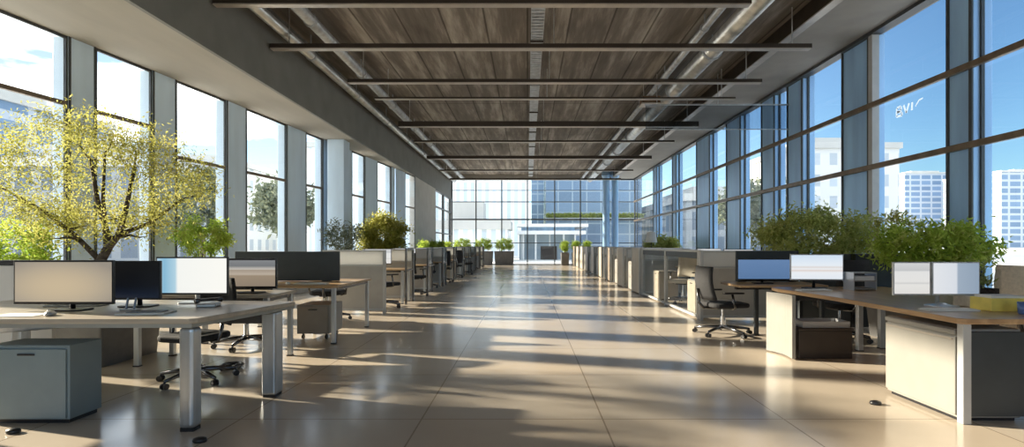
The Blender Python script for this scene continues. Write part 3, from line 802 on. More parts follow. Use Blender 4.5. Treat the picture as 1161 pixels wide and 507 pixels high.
# ------------------------------------------------------------------ LEFT ROW beyond
PL = make_partition('grey and white framed partition ending the third left desk, nearest of the left row', 1.15, (-3.17, 9.7, 0), group='framed partitions down the left row')
desk_l = None; mon_l = None
for i in range(10):
    yp = 9.7 + 2.4*i
    if i: dup(PL, (-3.17, yp, 0), 0, f'framed workstation partition in the left row, {ORD[i]} counted from the front')
    if i == 9: break
    d_lab = f'oak desk behind the {ORD[i]} framed partition of the left row'
    if desk_l is None:
        desk_l = make_desk(d_lab, 1.5, 0.72, (-3.35, yp+1.85, 0), M['top_wood_x'], group='oak desks down the left row')
        mon_l = make_monitor(f'black monitor on the desk behind the {ORD[i]} left partition', 0.6, 0.34, 0.09, M['s_lines'], (-3.3, yp+2.0, 0.74), group='monitors down the left row')
    else:
        dup(desk_l, (-3.35, yp+1.85, 0), 0, d_lab)
        dup(mon_l, (-3.3 + 0.15*random.uniform(-1,1), yp+2.0, 0.74), random.uniform(-0.2, 0.2), f'black monitor on the desk behind the {ORD[i]} left partition')
    dup(CH, (-2.85 + random.uniform(-0.15, 0.2), yp+0.95, 0), random.uniform(-0.9, 0.5), f'black office chair in the bay behind the {ORD[i]} left partition', 'office chairs down the left row', (1,1,1))
    # cream hood-like side screen standing on the aisle edge
    if i == 0:
        SL = thing('side_screen', 'dark-framed glass side screen at the aisle behind the first left partition', 'side screen', (-2.55, yp+1.75, 0), group='side screens along the left aisle edge')
        q = MB()
        for y in (-0.35, 0.31): q.box(-0.02, 0.02, y, y+0.04, 0, 1.18)
        q.box(-0.02, 0.02, -0.31, 0.31, 1.14, 1.18); q.box(-0.02, 0.02, -0.31, 0.31, 0.70, 0.73)
        q.build('frame', M['darkmetal'], SL, bevel=0.003)
        B(-0.005, 0.005, -0.31, 0.31, 0.73, 1.14).build('pane', M['pglass'], SL)
    else:
        dup(SL, (-2.55, yp+1.75, 0), 0, f'dark-framed glass side screen at the aisle behind the {ORD[i]} left partition')

# ------------------------------------------------------------------ FRONT RIGHT
DA = (3.6, 5.1, 0)
o = thing('desk', 'long oak desk at the front right with a white post and dark front panel', 'desk', DA)
def rbx(x0,x1,y0,y1,z0,z1): return B(x0-DA[0], x1-DA[0], y0-DA[1], y1-DA[1], z0, z1)
poly = [(3.0,3.70),(3.04,3.66),(4.36,3.66),(4.36,6.5),(3.06,6.5),(2.96,6.42),(2.93,6.2),(2.98,5.7),(3.02,5.2),(3.01,4.6)]
MB().prism([(x-DA[0], y-DA[1]) for x, y in poly], 0.70, 0.74).build('desktop', M['top_wood'], o, bevel=0.006)
rbx(3.03,3.09,3.68,3.735,0.0,0.70).build('post', M['whitefr'], o, bevel=0.005)
rbx(3.09,4.30,3.70,3.73,0.05,0.64).build('front_panel', M['chpanel'], o, bevel=0.003)
rbx(4.27,4.33,3.68,3.74,0.0,0.70).build('post', M['whitefr'], o, bevel=0.005)
for (x, y) in ((3.92,6.25),(4.28,6.4)):
    lg = rbx(x-0.03,x+0.03,y-0.03,y+0.03,0.01,0.70).build('leg', M['alu'], o, bevel=0.005)
    rbx(x-0.035,x+0.035,y-0.035,y+0.035,0,0.012).build('foot', M['black'], lg)
# curved white end panel
q = MB()
def ep(u, v): return (2.83 + 0.05*sin(u*pi) - DA[0] + 0.06*(1-u), 5.74 + 0.5*u - DA[1], 0.015 + 0.685*v)
q.grid(ep, 8, 2)
q.build('end_panel', M['cab_white'], o, solid=0.035, smooth=False)
rbx(2.95,3.9,6.18,6.21,0.60,0.70).build('crossbar', M['darkmetal'], o)

# white cabinet under it, facing the aisle
o = thing('cabinet', 'low white cabinet under the front right oak desk, facing the aisle', 'cabinet', (3.25, 4.13, 0))
B(-0.18, 0.22, -0.36, 0.33, 0, 0.025).build('plinth', M['black'], o)
B(-0.20, 0.24, -0.385, 0.355, 0.025, 0.655).build('body', M['cab_white'], o, bevel=0.006)
dr = B(-0.22, -0.20, -0.38, 0.35, 0.045, 0.60).build('door', M['cab_white'], o, bevel=0.008)
B(-0.228, -0.22, -0.36, 0.33, 0.575, 0.59).build('handle', M['cab_side'], dr, bevel=0.003)
B(-0.225, -0.20, -0.38, 0.35, 0.615, 0.65).build('top_rail', M['cab_white'], o, bevel=0.006)

o = thing('storage_box', 'dark brown storage box on the floor beside the curved white end panel', 'box', (3.27, 5.98, 0))
B(-0.29, 0.30, -0.17, 0.17, 0.0, 0.31).build('body', M['brown'], o, bevel=0.008)
B(-0.30, 0.31, -0.18, 0.18, 0.31, 0.335).build('lid', M['brown'], o, bevel=0.006)
o = thing('equipment_tray', 'silver metal tray lying on the dark brown storage box', 'tray', (3.3, 5.98, 0.335))
B(-0.26, 0.26, -0.14, 0.14, 0.0, 0.02).build('base', M['silver'], o, bevel=0.004)
q = MB(); q.box(-0.26, 0.26, -0.14, -0.13, 0.02, 0.07); q.box(-0.26, 0.26, 0.13, 0.14, 0.02, 0.07); q.box(-0.26, -0.25, -0.13, 0.13, 0.02, 0.07); q.box(0.25, 0.26, -0.13, 0.13, 0.02, 0.07)
q.build('rim', M['silver'], o)

# twin monitor
o = thing('monitor', 'pair of joined pale screens on one stand, front right oak desk', 'monitor', (3.40, 4.42, 0.74))
for x0, x1, sm, nm in ((-0.36, -0.045, 's_lines', 'left'), (-0.035, 0.365, 's_split', 'right')):
    h = B(x0, x1, -0.02, 0.0, 0.09, 0.37).build('housing', M['silver'], o, bevel=0.004)
    B(x0+0.012, x1-0.012, -0.0225, -0.019, 0.105, 0.36).build('screen', M[sm], h)
B(-0.3, 0.3, 0.0, 0.03, 0.2, 0.24).build('crossbar', M['black'], o)
MB().tube([(0.06, 0.05, 0.012), (0.06, 0.045, 0.22)], 0.016, 8).build('stand', M['silver'], o, smooth=True)
MB().lathe([(0.12, 0), (0.12, 0.008), (0.05, 0.018), (0.02, 0.03)], 20, (0.06, 0.0, 0)).build('stand_base', M['silver'], o, smooth=False)

make_monitor('monitor with a pale document on the far end of the long oak desk', 0.60, 0.305, 0.10, M['s_doc'], (3.36, 6.16, 0.74), rz=-0.06, casing=M['silver'])
o = thing('file_tray', 'two-tier grey file tray on the long oak desk', 'file tray', (3.80, 6.05, 0.74))
for xa in (-0.13, 0.12): B(xa, xa+0.01, -0.1, 0.1, 0, 0.2).build('side_panel', M['silver'], o)
for z in (0.01, 0.1, 0.19): B(-0.12, 0.12, -0.1, 0.1, z, z+0.012).build('shelf', M['silver'] if z > 0.15 else M['cab_side'], o)
B(-0.11, 0.11, -0.09, 0.09, 0.112, 0.16).build('paper_stack', M['paper'], o)
make_keyboard('white keyboard at the far tip of the long oak desk', (3.2, 5.92, 0.74), 0.05, M['paper'], 0.36)
make_keyboard('pale keyboard in front of the joined pale screens', (3.28, 4.12, 0.74), 0.02, M['paper'], 0.4)
o = thing('yellow_folder', 'yellow open document box on the front right oak desk', 'document box', (3.70, 4.16, 0.74))
B(-0.14, 0.16, -0.1, 0.1, 0, 0.10).build('body', M['yellow'], o, bevel=0.004)
B(-0.12, 0.14, -0.08, 0.08, 0.10, 0.118).build('papers', M['paper'], o)
mini('cardboard_box', 'small cream box beside the yellow document box', 'box', B(-0.06, 0.06, -0.08, 0.08, 0, 0.09), M['cream'], (3.68, 4.42, 0.74), 0.1, 0.004)
o = thing('coffee_cup', 'blue coffee cup at the right edge of the front oak desk', 'cup', (3.66, 3.9, 0.74))
MB().lathe([(0.03, 0), (0.036, 0.01), (0.04, 0.09), (0.036, 0.09), (0.032, 0.015)], 18).build('bowl', M['bluecup'], o, smooth=True)
MB().tube([(0.038, 0, 0.07), (0.06, 0, 0.065), (0.065, 0, 0.045), (0.055, 0, 0.025), (0.036, 0, 0.022)], 0.006, 6).build('handle', M['bluecup'], o, smooth=True)

# chairs on the right
CC = make_chair('cream-backed office chair at the right photo edge behind the oak desk', M['cream'], M['cream'], rz=-pi/2+0.35, loc=(4.85, 5.0, 0))
dup(CH, (4.1, 6.95, 0), 0.1, 'black office chair behind the far end of the long oak desk', scale=(1,1,1))
dup(CH, (2.74, 7.42, 0), -pi/2+0.1, 'black office chair turned sideways at the aisle end of the blue-screen desk', scale=(1.1,1.1,0.9))

# desk B
o = make_desk('oak desk behind the long one, carrying the blue-screen monitor', 1.15, 0.66, (3.26, 7.05, 0), M['top_wood_x'], legm=M['chpanel'], inset=0.42)
o = thing('privacy_screen', 'charcoal privacy screen on the desk behind the blue-screen monitor', 'desk screen', (3.335, 7.37, 0.74))
B(-0.435, 0.435, -0.017, 0.017, 0.006, 0.43).build('panel', M['chpanel'], o, bevel=0.006)
for x in (-0.4, 0.3): B(x, x+0.1, -0.025, 0.025, 0.0, 0.006).build('foot', M['darkmetal'], o)
make_monitor('monitor with a plain blue screen beside the long oak desk', 0.72, 0.28, 0.05, M['s_blue'], (3.12, 6.98, 0.74), rz=0.0)
# charcoal divider further right
o = thing('desk_divider', 'charcoal divider screen below the right shrubs', 'divider', (4.75, 7.75, 0))
B(-0.75, 0.75, -0.025, 0.025, 0.05, 1.12).build('panel', M['chpanel'], o, bevel=0.006)
B(-0.03, 0.03, -0.04, -0.025, 0.05, 1.12).build('joint_post', M['darkmetal'], o)
for x in (-0.6, 0.55): B(x, x+0.05, -0.18, 0.18, 0, 0.05).build('foot', M['darkmetal'], o)

# ------------------------------------------------------------------ RIGHT ROW beyond
PR = make_partition('white framed partition behind the sideways black chair, nearest of the right row', 1.2, (3.45, 8.75, 0), group='framed partitions down the right row')
YP = [8.75] + [13.3 + 2.3*i for i in range(9)]
# long framed glass screen along the aisle between the first two
o = thing('glass_screen', 'long white-framed glass screen along the right aisle edge', 'glass screen', (2.88, 11.0, 0))
q = MB()
for y in (-2.2, -0.05, 2.12): q.box(-0.03, 0.03, y, y+0.09, 0, 1.17)
q.box(-0.03, 0.03, -2.11, 2.12, 0.03, 0.07); q.box(-0.03, 0.03, -2.11, 2.12, 1.13, 1.17)
q.build('frame', M['whitefr'], o, bevel=0.004)
B(-0.012, 0.012, -2.11, 2.12, 1.02, 1.13).build('dark_band', M['chpanel'], o)
for y0, y1 in ((-2.11, -0.05), (0.04, 2.12)): B(-0.005, 0.005, y0, y1, 0.07, 1.02).build('pane', M['pglass'], o)
make_pedestal('beige drawer unit seen through the aisle glass screen', 2.98, 3.42, 12.0, 12.5, 0.66, M['cab_beige'], M['cab_beige'], '-X')
make_pedestal('cream drawer unit just behind the nearest right partition', 3.0, 3.42, 9.4, 9.9, 0.62, M['cab_white'], M['cab_beige'], '-X')
desk_r = make_desk('oak desk behind the aisle glass screen, nearer of two', 1.4, 0.72, (4.25, 10.4, 0), M['top_wood_x'], group='oak desks down the right row')
dup(desk_r, (4.25, 12.4, 0), 0, 'oak desk behind the aisle glass screen, further of two')
mon_r = make_monitor('black monitor on the nearer desk behind the glass screen', 0.6, 0.34, 0.09, M['s_lines'], (4.2, 10.55, 0.74), group='monitors down the right row')
dup(mon_r, (4.3, 12.55, 0.74), 0.1, 'black monitor on the further desk behind the glass screen')
dup(CH, (4.25, 11.45, 0), -0.2, 'black office chair seen through the aisle glass screen', 'office chairs down the right row', (1,1,1))
dup(CC, (3.35, 11.4, 0), 2.4, 'cream office chair seen through the aisle glass screen', None, (1,1,1))
EP = PW = None
for i, yp in enumerate(YP):
    if i: dup(PR, (3.5, yp, 0), 0, f'white framed partition of the right row, {ORD[i]} counted from the front')
    if i == 0: continue
    nm = ORD[i]
    if EP is None:
        EP = thing('end_panel_screen', f'pale wood end panel on the aisle at the {nm} right partition', 'end panel', (2.84, yp+0.5, 0), group='pale wood end panels down the right row')
        B(-0.025, 0.025, -0.45, 0.45, 0.03, 1.17).build('board', M['palewood'], EP, bevel=0.004)
        for ya in (-0.49, 0.45): B(-0.03, 0.03, ya, ya+0.04, 0, 1.18).build('edge_post', M['whitefr'], EP)
        PW = make_pedestal(f'tall white drawer unit on the aisle behind the {nm} right partition', 2.86, 3.28, yp+1.15, yp+1.65, 0.80, M['cab_white'], M['cab_white'], '-X', drawers=2, group='tall white drawer units down the right row')
    else:
        dup(EP, (2.84, yp+0.5, 0), 0, f'pale wood end panel on the aisle at the {nm} right partition')
        if yp + 1.9 < 33: dup(PW, (3.07, yp+1.4, 0), 0, f'tall white drawer unit on the aisle behind the {nm} right partition')
    if yp + 2.2 < 33:
        dup(desk_r, (4.15, yp+1.75, 0), 0, f'oak desk behind the {nm} right partition')
        dup(mon_r, (4.15, yp+1.9, 0.74), random.uniform(-0.2, 0.2), f'black monitor on the desk behind the {nm} right partition')
        dup(CH, (3.9, yp+0.9, 0), random.uniform(-0.6, 0.6), f'black office chair in the bay behind the {nm} right partition', 'office chairs down the right row', (1,1,1))

# floor lamp
o = thing('floor_lamp', 'floor lamp with a white shade standing far down the right row', 'lamp', (5.15, 22.0, 0))
MB().lathe([(0.16, 0), (0.16, 0.02), (0.02, 0.035)], 20).build('base', M['darkmetal'], o)
MB().tube([(0, 0, 0.03), (0, 0, 1.5)], 0.014, 8).build('pole', M['darkmetal'], o)
MB().lathe([(0.24, 1.36), (0.17, 1.80), (0.165, 1.80), (0.235, 1.36)], 20).build('lamp_shade', M['shade'], o, smooth=False)

# ------------------------------------------------------------------ plants
def rv(rng): 
    while True:
        v = Vector((rng.uniform(-1,1), rng.uniform(-1,1), rng.uniform(-1,1)))
        if 0.05 < v.length < 1: return v.normalized()

def plant(parent, trunk, tr, cc, cr, nt, per, L, W, seed, leafm, z0=None, droop=0.2, spread=0.13, twig=0.006, barkm=None):
    """trunk = list of polylines; crown = ellipsoid cc/cr; leaves in one part, wood in one part"""
    rng = random.Random(seed)
    wood = MB(); lv = MB(); nodes = []
    for poly, (ra, rb_) in zip(trunk, tr):
        P = [Vector(p) for p in poly]
        n = len(P); rs = [ra + (rb_-ra)*i/(n-1) for i in range(n)]
        wood.tube(P, rs, 8)
        for i in range(n-1):
            for k in range(4):
                f = k/4; nodes.append((P[i].lerp(P[i+1], f), rs[i]+(rs[i+1]-rs[i])*f))
        nodes.append((P[-1], rs[-1]))
    T = []
    for _ in range(nt):
        d = rv(rng); r = rng.uniform(0.35, 1.0)**0.5
        t_ = Vector((cc[0]+d.x*cr[0]*r, cc[1]+d.y*cr[1]*r, cc[2]+d.z*cr[2]*r))
        T.append(t_)
    root = Vector(trunk[0][-1])
    T.sort(key=lambda t: (t-root).length)
    lowest = min(n_[0].z for n_ in nodes)
    for t_ in T:
        best = min(nodes, key=lambda n_: (n_[0]-t_).length + (1.5*max(0, n_[0].z - t_.z)) + (0.0 if n_[0].z > lowest+0.1 else 0.3))
        p0, r0 = best
        mid = p0.lerp(t_, 0.5) + rv(rng)*0.06*(t_-p0).length + Vector((0,0,0.08*(t_-p0).length))
        P = [p0, p0.lerp(mid, 0.5)+rv(rng)*0.01, mid, mid.lerp(t_, 0.5)+rv(rng)*0.02, t_]
        ra = min(r0*0.75, twig*4)
        rs = [ra, ra*0.8, ra*0.62, ra*0.45, twig*0.5]
        wood.tube(P, rs, 5)
        for i, p in enumerate(P[1:]): nodes.append((p, rs[i+1]))
        for k in range(per):
            f = rng.random()**0.6
            seg = min(int(f*4), 3); b_ = P[seg].lerp(P[seg+1], f*4-seg) if f < 1 else P[-1]
            q = b_ + Vector((rng.gauss(0, spread), rng.gauss(0, spread), rng.gauss(0, spread*0.8)))
            d = (rv(rng) + Vector((0,0,-droop))).normalized()
            l = L*rng.uniform(0.6, 1.3)
            lv.leaf(q, d, rv(rng), l, W*rng.uniform(0.7, 1.2))
    wood.build('branches', barkm or M['bark'], parent, smooth=True)
    lv.build('foliage', leafm, parent)

def planter_box(parent, w, d, h, m, taper=0.92, r=0.03):
    a = rounded(-w/2*taper, w/2*taper, -d/2*taper, d/2*taper, r); b = rounded(-w/2, w/2, -d/2, d/2, r)
    n = len(a)
    ins = rounded(-w/2+0.03, w/2-0.03, -d/2+0.03, d/2-0.03, r*0.6)
    vs = [(x,y,0) for x,y in a] + [(x,y,h) for x,y in b] + [(x,y,h) for x,y in ins] + [(x,y,h-0.06) for x,y in ins]
    fs = [tuple(range(n-1,-1,-1))]
    for lvl in range(3):
        for i in range(n):
            j = (i+1) % n
            fs.append((lvl*n+i, lvl*n+j, (lvl+1)*n+j, (lvl+1)*n+i))
    fs.append(tuple(3*n+i for i in range(n)))
    MB().add(vs, fs).build('planter', m, parent)
    MB().prism(rounded(-w/2+0.035, w/2-0.035, -d/2+0.035, d/2-0.035, r*0.5), h-0.0595, h-0.025).build('soil', M['soil'], parent)

# big yellow-green tree on the left
o = thing('potted_tree', 'spreading yellow-green tree behind the front left monitors', 'tree', (-4.75, 5.8, 0))
planter_box(o, 0.9, 0.9, 0.55, M['planter'])
tk = [[(0.0,0,0.5),(-0.01,0.0,0.8),(0.04,0.02,1.05),(0.13,0.03,1.22)],
      [(0.13,0.03,1.22),(0.05,0.1,1.42),(-0.06,0.12,1.75),(-0.12,0.1,2.2)],
      [(0.13,0.03,1.22),(0.30,-0.04,1.36),(0.40,-0.08,1.6),(0.52,-0.1,2.1)],
      [(0.05,0.02,1.08),(-0.16,-0.05,1.35),(-0.42,-0.12,1.6),(-0.8,-0.2,1.85)],
      [(0.30,-0.04,1.36),(0.55,0.1,1.5),(0.85,0.2,1.78)],
      [(0.05,0.1,1.42),(0.16,-0.08,1.75),(0.2,-0.1,2.25)]]
plant(o, tk, [(0.06,0.045),(0.04,0.018),(0.04,0.018),(0.03,0.012),(0.028,0.012),(0.025,0.012)], (0.0, -0.05, 1.98), (1.28, 0.85, 0.74), 200, 84, 0.045, 0.013, 11, M['leaf_y'], spread=0.1, twig=0.005)

o = thing('potted_shrub', 'low green shrub at the left photo edge below the tree', 'shrub', (-5.75, 5.85, 0))
planter_box(o, 0.6, 0.6, 0.5, M['planter'])
plant(o, [[(0,0,0.45),(0.02,0,0.8)],[(0.05,0,0.45),(0.2,0,0.9)],[(-0.05,0,0.45),(-0.2,0.05,0.9)]], [(0.02,0.012)]*3, (0.02,0,1.12), (0.48,0.4,0.42), 45, 55, 0.075, 0.026, 5, M['leaf_b'], spread=0.07)

o = thing('potted_shrub', 'small feathery green plant before a left pier, right of the tree', 'shrub', (-5.72, 9.32, 0))
planter_box(o, 0.5, 0.5, 0.5, M['planter_p'])
plant(o, [[(0,0,0.45),(0.0,0,1.1)],[(0.03,0,0.45),(0.15,0,1.1)],[(-0.03,0,0.45),(-0.15,0.05,1.1)]], [(0.018,0.01)]*3, (0,0,1.42), (0.46,0.38,0.34), 44, 60, 0.09, 0.022, 6, M['leaf_b'], spread=0.06, droop=0.5)

o = thing('potted_shrub', 'rounded yellow-green bush far down the left windows', 'shrub', (-4.72, 16.97, 0))
planter_box(o, 1.0, 0.8, 0.6, M['planter'])
plant(o, [[(0,0,0.55),(0.0,0,1.1)],[(0.2,0,0.55),(0.4,0,1.2)],[(-0.2,0,0.55),(-0.4,0.05,1.2)]], [(0.03,0.015)]*3, (0.05,0,1.55), (0.74,0.56,0.64), 110, 60, 0.12, 0.045, 8, M['leaf_y'], spread=0.12)
o = thing('potted_shrub', 'thin grey-green plant left of the rounded yellow-green bush', 'shrub', (-4.6, 13.2, 0))
planter_box(o, 0.5, 0.5, 0.6, M['planter'])
plant(o, [[(0,0,0.55),(0.0,0,1.1)],[(0.03,0,0.55),(0.15,0,1.2)],[(-0.03,0,0.55),(-0.15,0.05,1.2)]], [(0.015,0.008)]*3, (0,0,1.48), (0.5,0.4,0.45), 40, 30, 0.11, 0.025, 9, M['leaf_d'], spread=0.07)

# right shrubs
o = thing('potted_shrub', 'wide olive-green bush before the right windows above the document monitor', 'shrub', (5.05, 9.1, 0))
planter_box(o, 1.9, 0.8, 0.6, M['planter'])
plant(o, [[(0,0,0.55),(0.0,0,1.2)],[(0.4,0,0.55),(0.6,0,1.3)],[(-0.4,0,0.55),(-0.6,0.05,1.2)],[(0.7,0,0.55),(0.85,0,1.4)]], [(0.025,0.014)]*4, (-0.05,0,1.42), (1.12,0.6,0.46), 150, 60, 0.085, 0.03, 21, M['leaf_g'], spread=0.085, droop=0.25)
o = thing('potted_shrub', 'bright green bush behind the joined pale screens', 'shrub', (5.35, 7.0, 0))
planter_box(o, 1.3, 0.8, 0.6, M['planter'])
plant(o, [[(0,0,0.55),(0.0,0,1.1)],[(0.3,0,0.55),(0.45,0,1.15)],[(-0.3,0,0.55),(-0.55,0.05,1.3)]], [(0.022,0.012)]*3, (0.0,0,1.22), (0.80,0.5,0.34), 90, 65, 0.085, 0.03, 22, M['leaf_b'], spread=0.075, droop=0.3)
o = thing('potted_shrub', 'pale feathery sapling between the two right bushes', 'shrub', (5.75, 8.28, 0))
planter_box(o, 0.4, 0.4, 0.5, M['planter'])
plant(o, [[(0,0,0.45),(0.02,0,1.2)],[(0,0,0.45),(-0.06,0,1.2)]], [(0.015,0.008)]*2, (0.0,0,1.42), (0.30,0.3,0.42), 36, 36, 0.07, 0.022, 24, M['leaf_y'], spread=0.05)
# glass planter on desk
o = thing('glass_planter', 'square glass planter half full of dark soil beside the joined screens', 'planter', (4.02, 4.72, 0.74))
q = MB(); q.box(-0.11, 0.11, -0.11, -0.102, 0.0, 0.30); q.box(-0.11, 0.11, 0.102, 0.11, 0.0, 0.30); q.box(-0.11, -0.102, -0.102, 0.102, 0, 0.30); q.box(0.102, 0.11, -0.102, 0.102, 0, 0.30); q.box(-0.102, 0.102, -0.102, 0.102, 0, 0.008)
q.build('glass_box', M['pglass'], o)
B(-0.1, 0.1, -0.1, 0.1, 0.009, 0.13).build('soil', M['soil'], o)
rng = random.Random(3); q = MB()
for k in range(160):
    p = Vector((rng.uniform(-0.08,0.08), rng.uniform(-0.08,0.08), 0.13 + abs(rng.gauss(0, 0.09))))
    q.leaf(p, (rv(rng)+Vector((0,0,0.8))).normalized(), rv(rng), 0.07, 0.018)
q.build('foliage', M['leaf_g'], o)

# planters near the far end
PF = None
for k in range(4):
    y = 22.6 + 2.2*k
    lab = f'low green hedge planter along the far left wall, {ORD[k]} from the front'
    if PF is None:
        PF = thing('hedge_planter', lab, 'planter', (-4.4, y, 0), group='hedge planters along the far left wall')
        planter_box(PF, 0.48, 1.3, 0.75, M['planter'])
        plant(PF, [[(0,0,0.7),(0,0,0.95)],[(0,0.3,0.7),(0,0.3,0.95)],[(0,-0.3,0.7),(0,-0.3,0.95)]], [(0.015,0.01)]*3, (0.0,0,1.12), (0.2,0.66,0.3), 45, 40, 0.10, 0.04, 31, M['leaf_b'], spread=0.07)
    else:
        dup(PF, (-4.4, y, 0), 0, lab)
for k in range(3):
    dup(PF, (-4.1 + 1.32*k, 33.35, 0), pi/2, f'green hedge planter before the far glass left of the aisle, {ORD[k]} from the left wall', 'hedge planters before the far glass', (1,0.95,1.16))
for k in range(3):
    dup(PF, (2.35 + 0.7*k, 33.3, 0), 0, f'green hedge planter before the far glass on the right, {ORD[k]} from the aisle', 'hedge planters before the far glass', (1,0.8,1.05))
o = thing('potted_shrub', 'dark green shrub far down the right windows', 'shrub', (5.75, 22.6, 0))
planter_box(o, 1.4, 0.8, 0.6, M['planter'])
plant(o, [[(0,0,0.55),(0.0,0,1.2)],[(0.3,0,0.55),(0.5,0,1.3)],[(-0.3,0,0.55),(-0.5,0.05,1.2)]], [(0.025,0.014)]*3, (0,0,1.2), (0.75,0.6,0.4), 80, 40, 0.13, 0.05, 41, M['leaf_g'], spread=0.1)

# ------------------------------------------------------------------ OUTSIDE
gr = B(-700, 700, -300, 900, -0.5, -0.21).build('ground', M['plaza'])
tag(gr, 'pale paved plaza outside the glass walls', 'ground', kind='structure')
F1 = facade('white_fin_facade', (0.56,0.65,0.72), (0.88,0.88,0.87), 0.85, 9.0, 0.22, 0.3)
F2 = facade('blue_glass_facade', (0.17,0.23,0.32), (0.36,0.42,0.49), 2.0, 1.5, 0.10, 0.15, 0.2)
F3 = facade('banded_tower_facade', (0.16,0.24,0.36), (0.50,0.55,0.62), 6.0, 3.2, 0.55, 0.3, 0.0)
F4 = facade('pale_block_facade', (0.42,0.47,0.52), (0.74,0.74,0.72), 2.4, 3.0, 0.7, 0.5)
F5 = facade('slate_block_facade', (0.12,0.15,0.19), (0.30,0.32,0.34), 2.2, 2.8, 0.4, 0.4)
concrete = mat('outdoor_concrete', (0.55,0.55,0.53), 0.7, var=0.04, scale=0.3)

def tower(label, x0, x1, y0, y1, h, fm, roof=True, cat='building'):
    o = thing('street_building', label, cat, ((x0+x1)/2, (y0+y1)/2, -0.21))
    w, d = (x1-x0)/2, (y1-y0)/2
    B(-w, w, -d, d, 0, h).build('facade', fm, o)
    if roof:
        B(-w-0.3, w+0.3, -d-0.3, d+0.3, h, h+0.8).build('parapet', concrete, o)
        B(-w*0.5, w*0.4, -d*0.5, d*0.5, h+0.8, h+2.6).build('plant_room', concrete, o)
    return o
tower('white tower with vertical fins beyond the far glass wall', -16, 0.2, 62, 76, 34, F1, False)
o = tower('dark blue glass tower with a planted ledge beyond the far glass', 2.6, 16, 74, 92, 46, F2, False)
B(-6.8, 6.9, -9.6, -9.0, 4.9, 5.25).build('ledge', concrete, o)
q = MB(); rng = random.Random(2)
for k in range(2600):
    q.leaf(Vector((rng.uniform(-6.6,6.8), rng.uniform(-9.55,-9.05), 5.25+rng.uniform(0,0.55))), rv(rng), rv(rng), 0.35, 0.16)
q.build('planting', M['leaf_g'], o)
tower('slim blue glass tower left of the dark one beyond the far glass', 0.6, 2.4, 78, 90, 20, F2, False)
# low pavilion
o = thing('pavilion_building', 'low pavilion with white roof bands straight ahead beyond the glass', 'building', (2.2, 52, -0.21))
B(-3.0, 2.6, 0, 6, 0, 2.5).build('glazed_wall', facade('pavilion_glass', (0.22,0.28,0.33), (0.55,0.58,0.6), 1.4, 2.6, 0.08, 0.2), o)
B(-3.2, 3.4, -1.4, 6.4, 2.5, 2.85).build('roof_slab', M['white_out'], o)
B(-2.8, 2.4, -0.6, 5.8, 2.85, 3.2).build('recessed_band', M['col_r'], o)
B(-3.2, 3.6, -1.6, 6.6, 3.2, 3.5).build('roof_slab', M['white_out'], o)
B(-0.9, 0.7, -0.06, 0, 0.05, 1.35).build('door', M['brown'], o)
for x in (-2.6, -1.4, 1.3, 2.4): MB().tube([(x,-0.9,0),(x,-0.9,2.5)], 0.09, 10).build('pillar', M['white_out'], o)
tower('pale low block seen left beyond the far glass', -9.5, -1.8, 48, 54, 2.9, F1, True)
# right skyline
tower('banded blue-white skyscraper framed in the second right window', 214, 250, 300, 330, 42, F3)
tower('wide banded skyscraper at the right photo edge', 224, 280, 250, 285, 36, F3)
tower('low slate block beside the banded skyscraper', 256, 266, 306, 326, 24, F5, True)
tower('dark long block seen through the far right windows', 18, 32, 60, 95, 6.5, F5, True)
tower('pale block seen through the middle right windows', 38, 52, 74, 96, 15, F4, True)
# left surroundings
tower('blue glass building with banded facade beyond the front left windows', -72, -58, 52, 74, 17.5, F3, True)
tower('grey low block beyond the third left window', -48, -32, 44, 60, 8.0, F5, True)
tower('pale office block beyond the left windows', -62, -42, 78, 96, 13, F4, True)
tower('white block further along outside the left windows', -38, -22, 84, 110, 17, F1, True)
def street_tree(label, loc, s, seed):
    o = thing('street_tree', label, 'tree', loc)
    plant(o, [[(0,0,0),(0.1,0,1.4*s),(0,0.1,2.2*s)]], [(0.16*s,0.08*s)], (0,0,3.4*s), (1.7*s,1.7*s,1.4*s), 60, 40, 0.34*s, 0.16*s, seed, M['leaf_d'], spread=0.22*s, twig=0.012)
    return o
street_tree('dark street tree outside beyond the fourth left window', (-14.5, 23.5, -0.21), 1.0, 51)
street_tree('grey-green street tree outside beyond the fifth left window', (-13.2, 29.0, -0.21), 1.05, 52)
street_tree('street tree outside the far right windows', (13.0, 27.5, -0.21), 1.0, 53)
street_tree('street tree outside the middle right windows', (14.5, 36.0, -0.21), 1.2, 54)

# ------------------------------------------------------------------ light
SUN_EL = radians(20); SUN_AZ = radians(16)     # from the left, a little ahead
tosun = Vector((-cos(SUN_AZ)*cos(SUN_EL), sin(SUN_AZ)*cos(SUN_EL), sin(SUN_EL)))
sl = bpy.data.lights.new('sun', 'SUN'); sl.energy = 6.8; sl.angle = radians(1.4); sl.color = (1.0, 0.86, 0.68)
so = bpy.data.objects.new('sun', sl); C.objects.link(so); so.location = (-20, 8, 15)
so.rotation_euler = (-tosun).to_track_quat('-Z', 'Y').to_euler()

W = bpy.data.worlds.new('sky'); S.world = W; W.use_nodes = True
N = W.node_tree.nodes; L = W.node_tree.links
bg = N['Background']
tc = N.new('ShaderNodeTexCoord')
sky = N.new('ShaderNodeTexSky'); sky.sky_type = 'NISHITA'; sky.sun_disc = False
sky.sun_elevation = SUN_EL; sky.sun_rotation = math.atan2(tosun.x, tosun.y)
sky.altitude = 0; sky.air_density = 1.0; sky.dust_density = 0.6; sky.ozone_density = 2.0
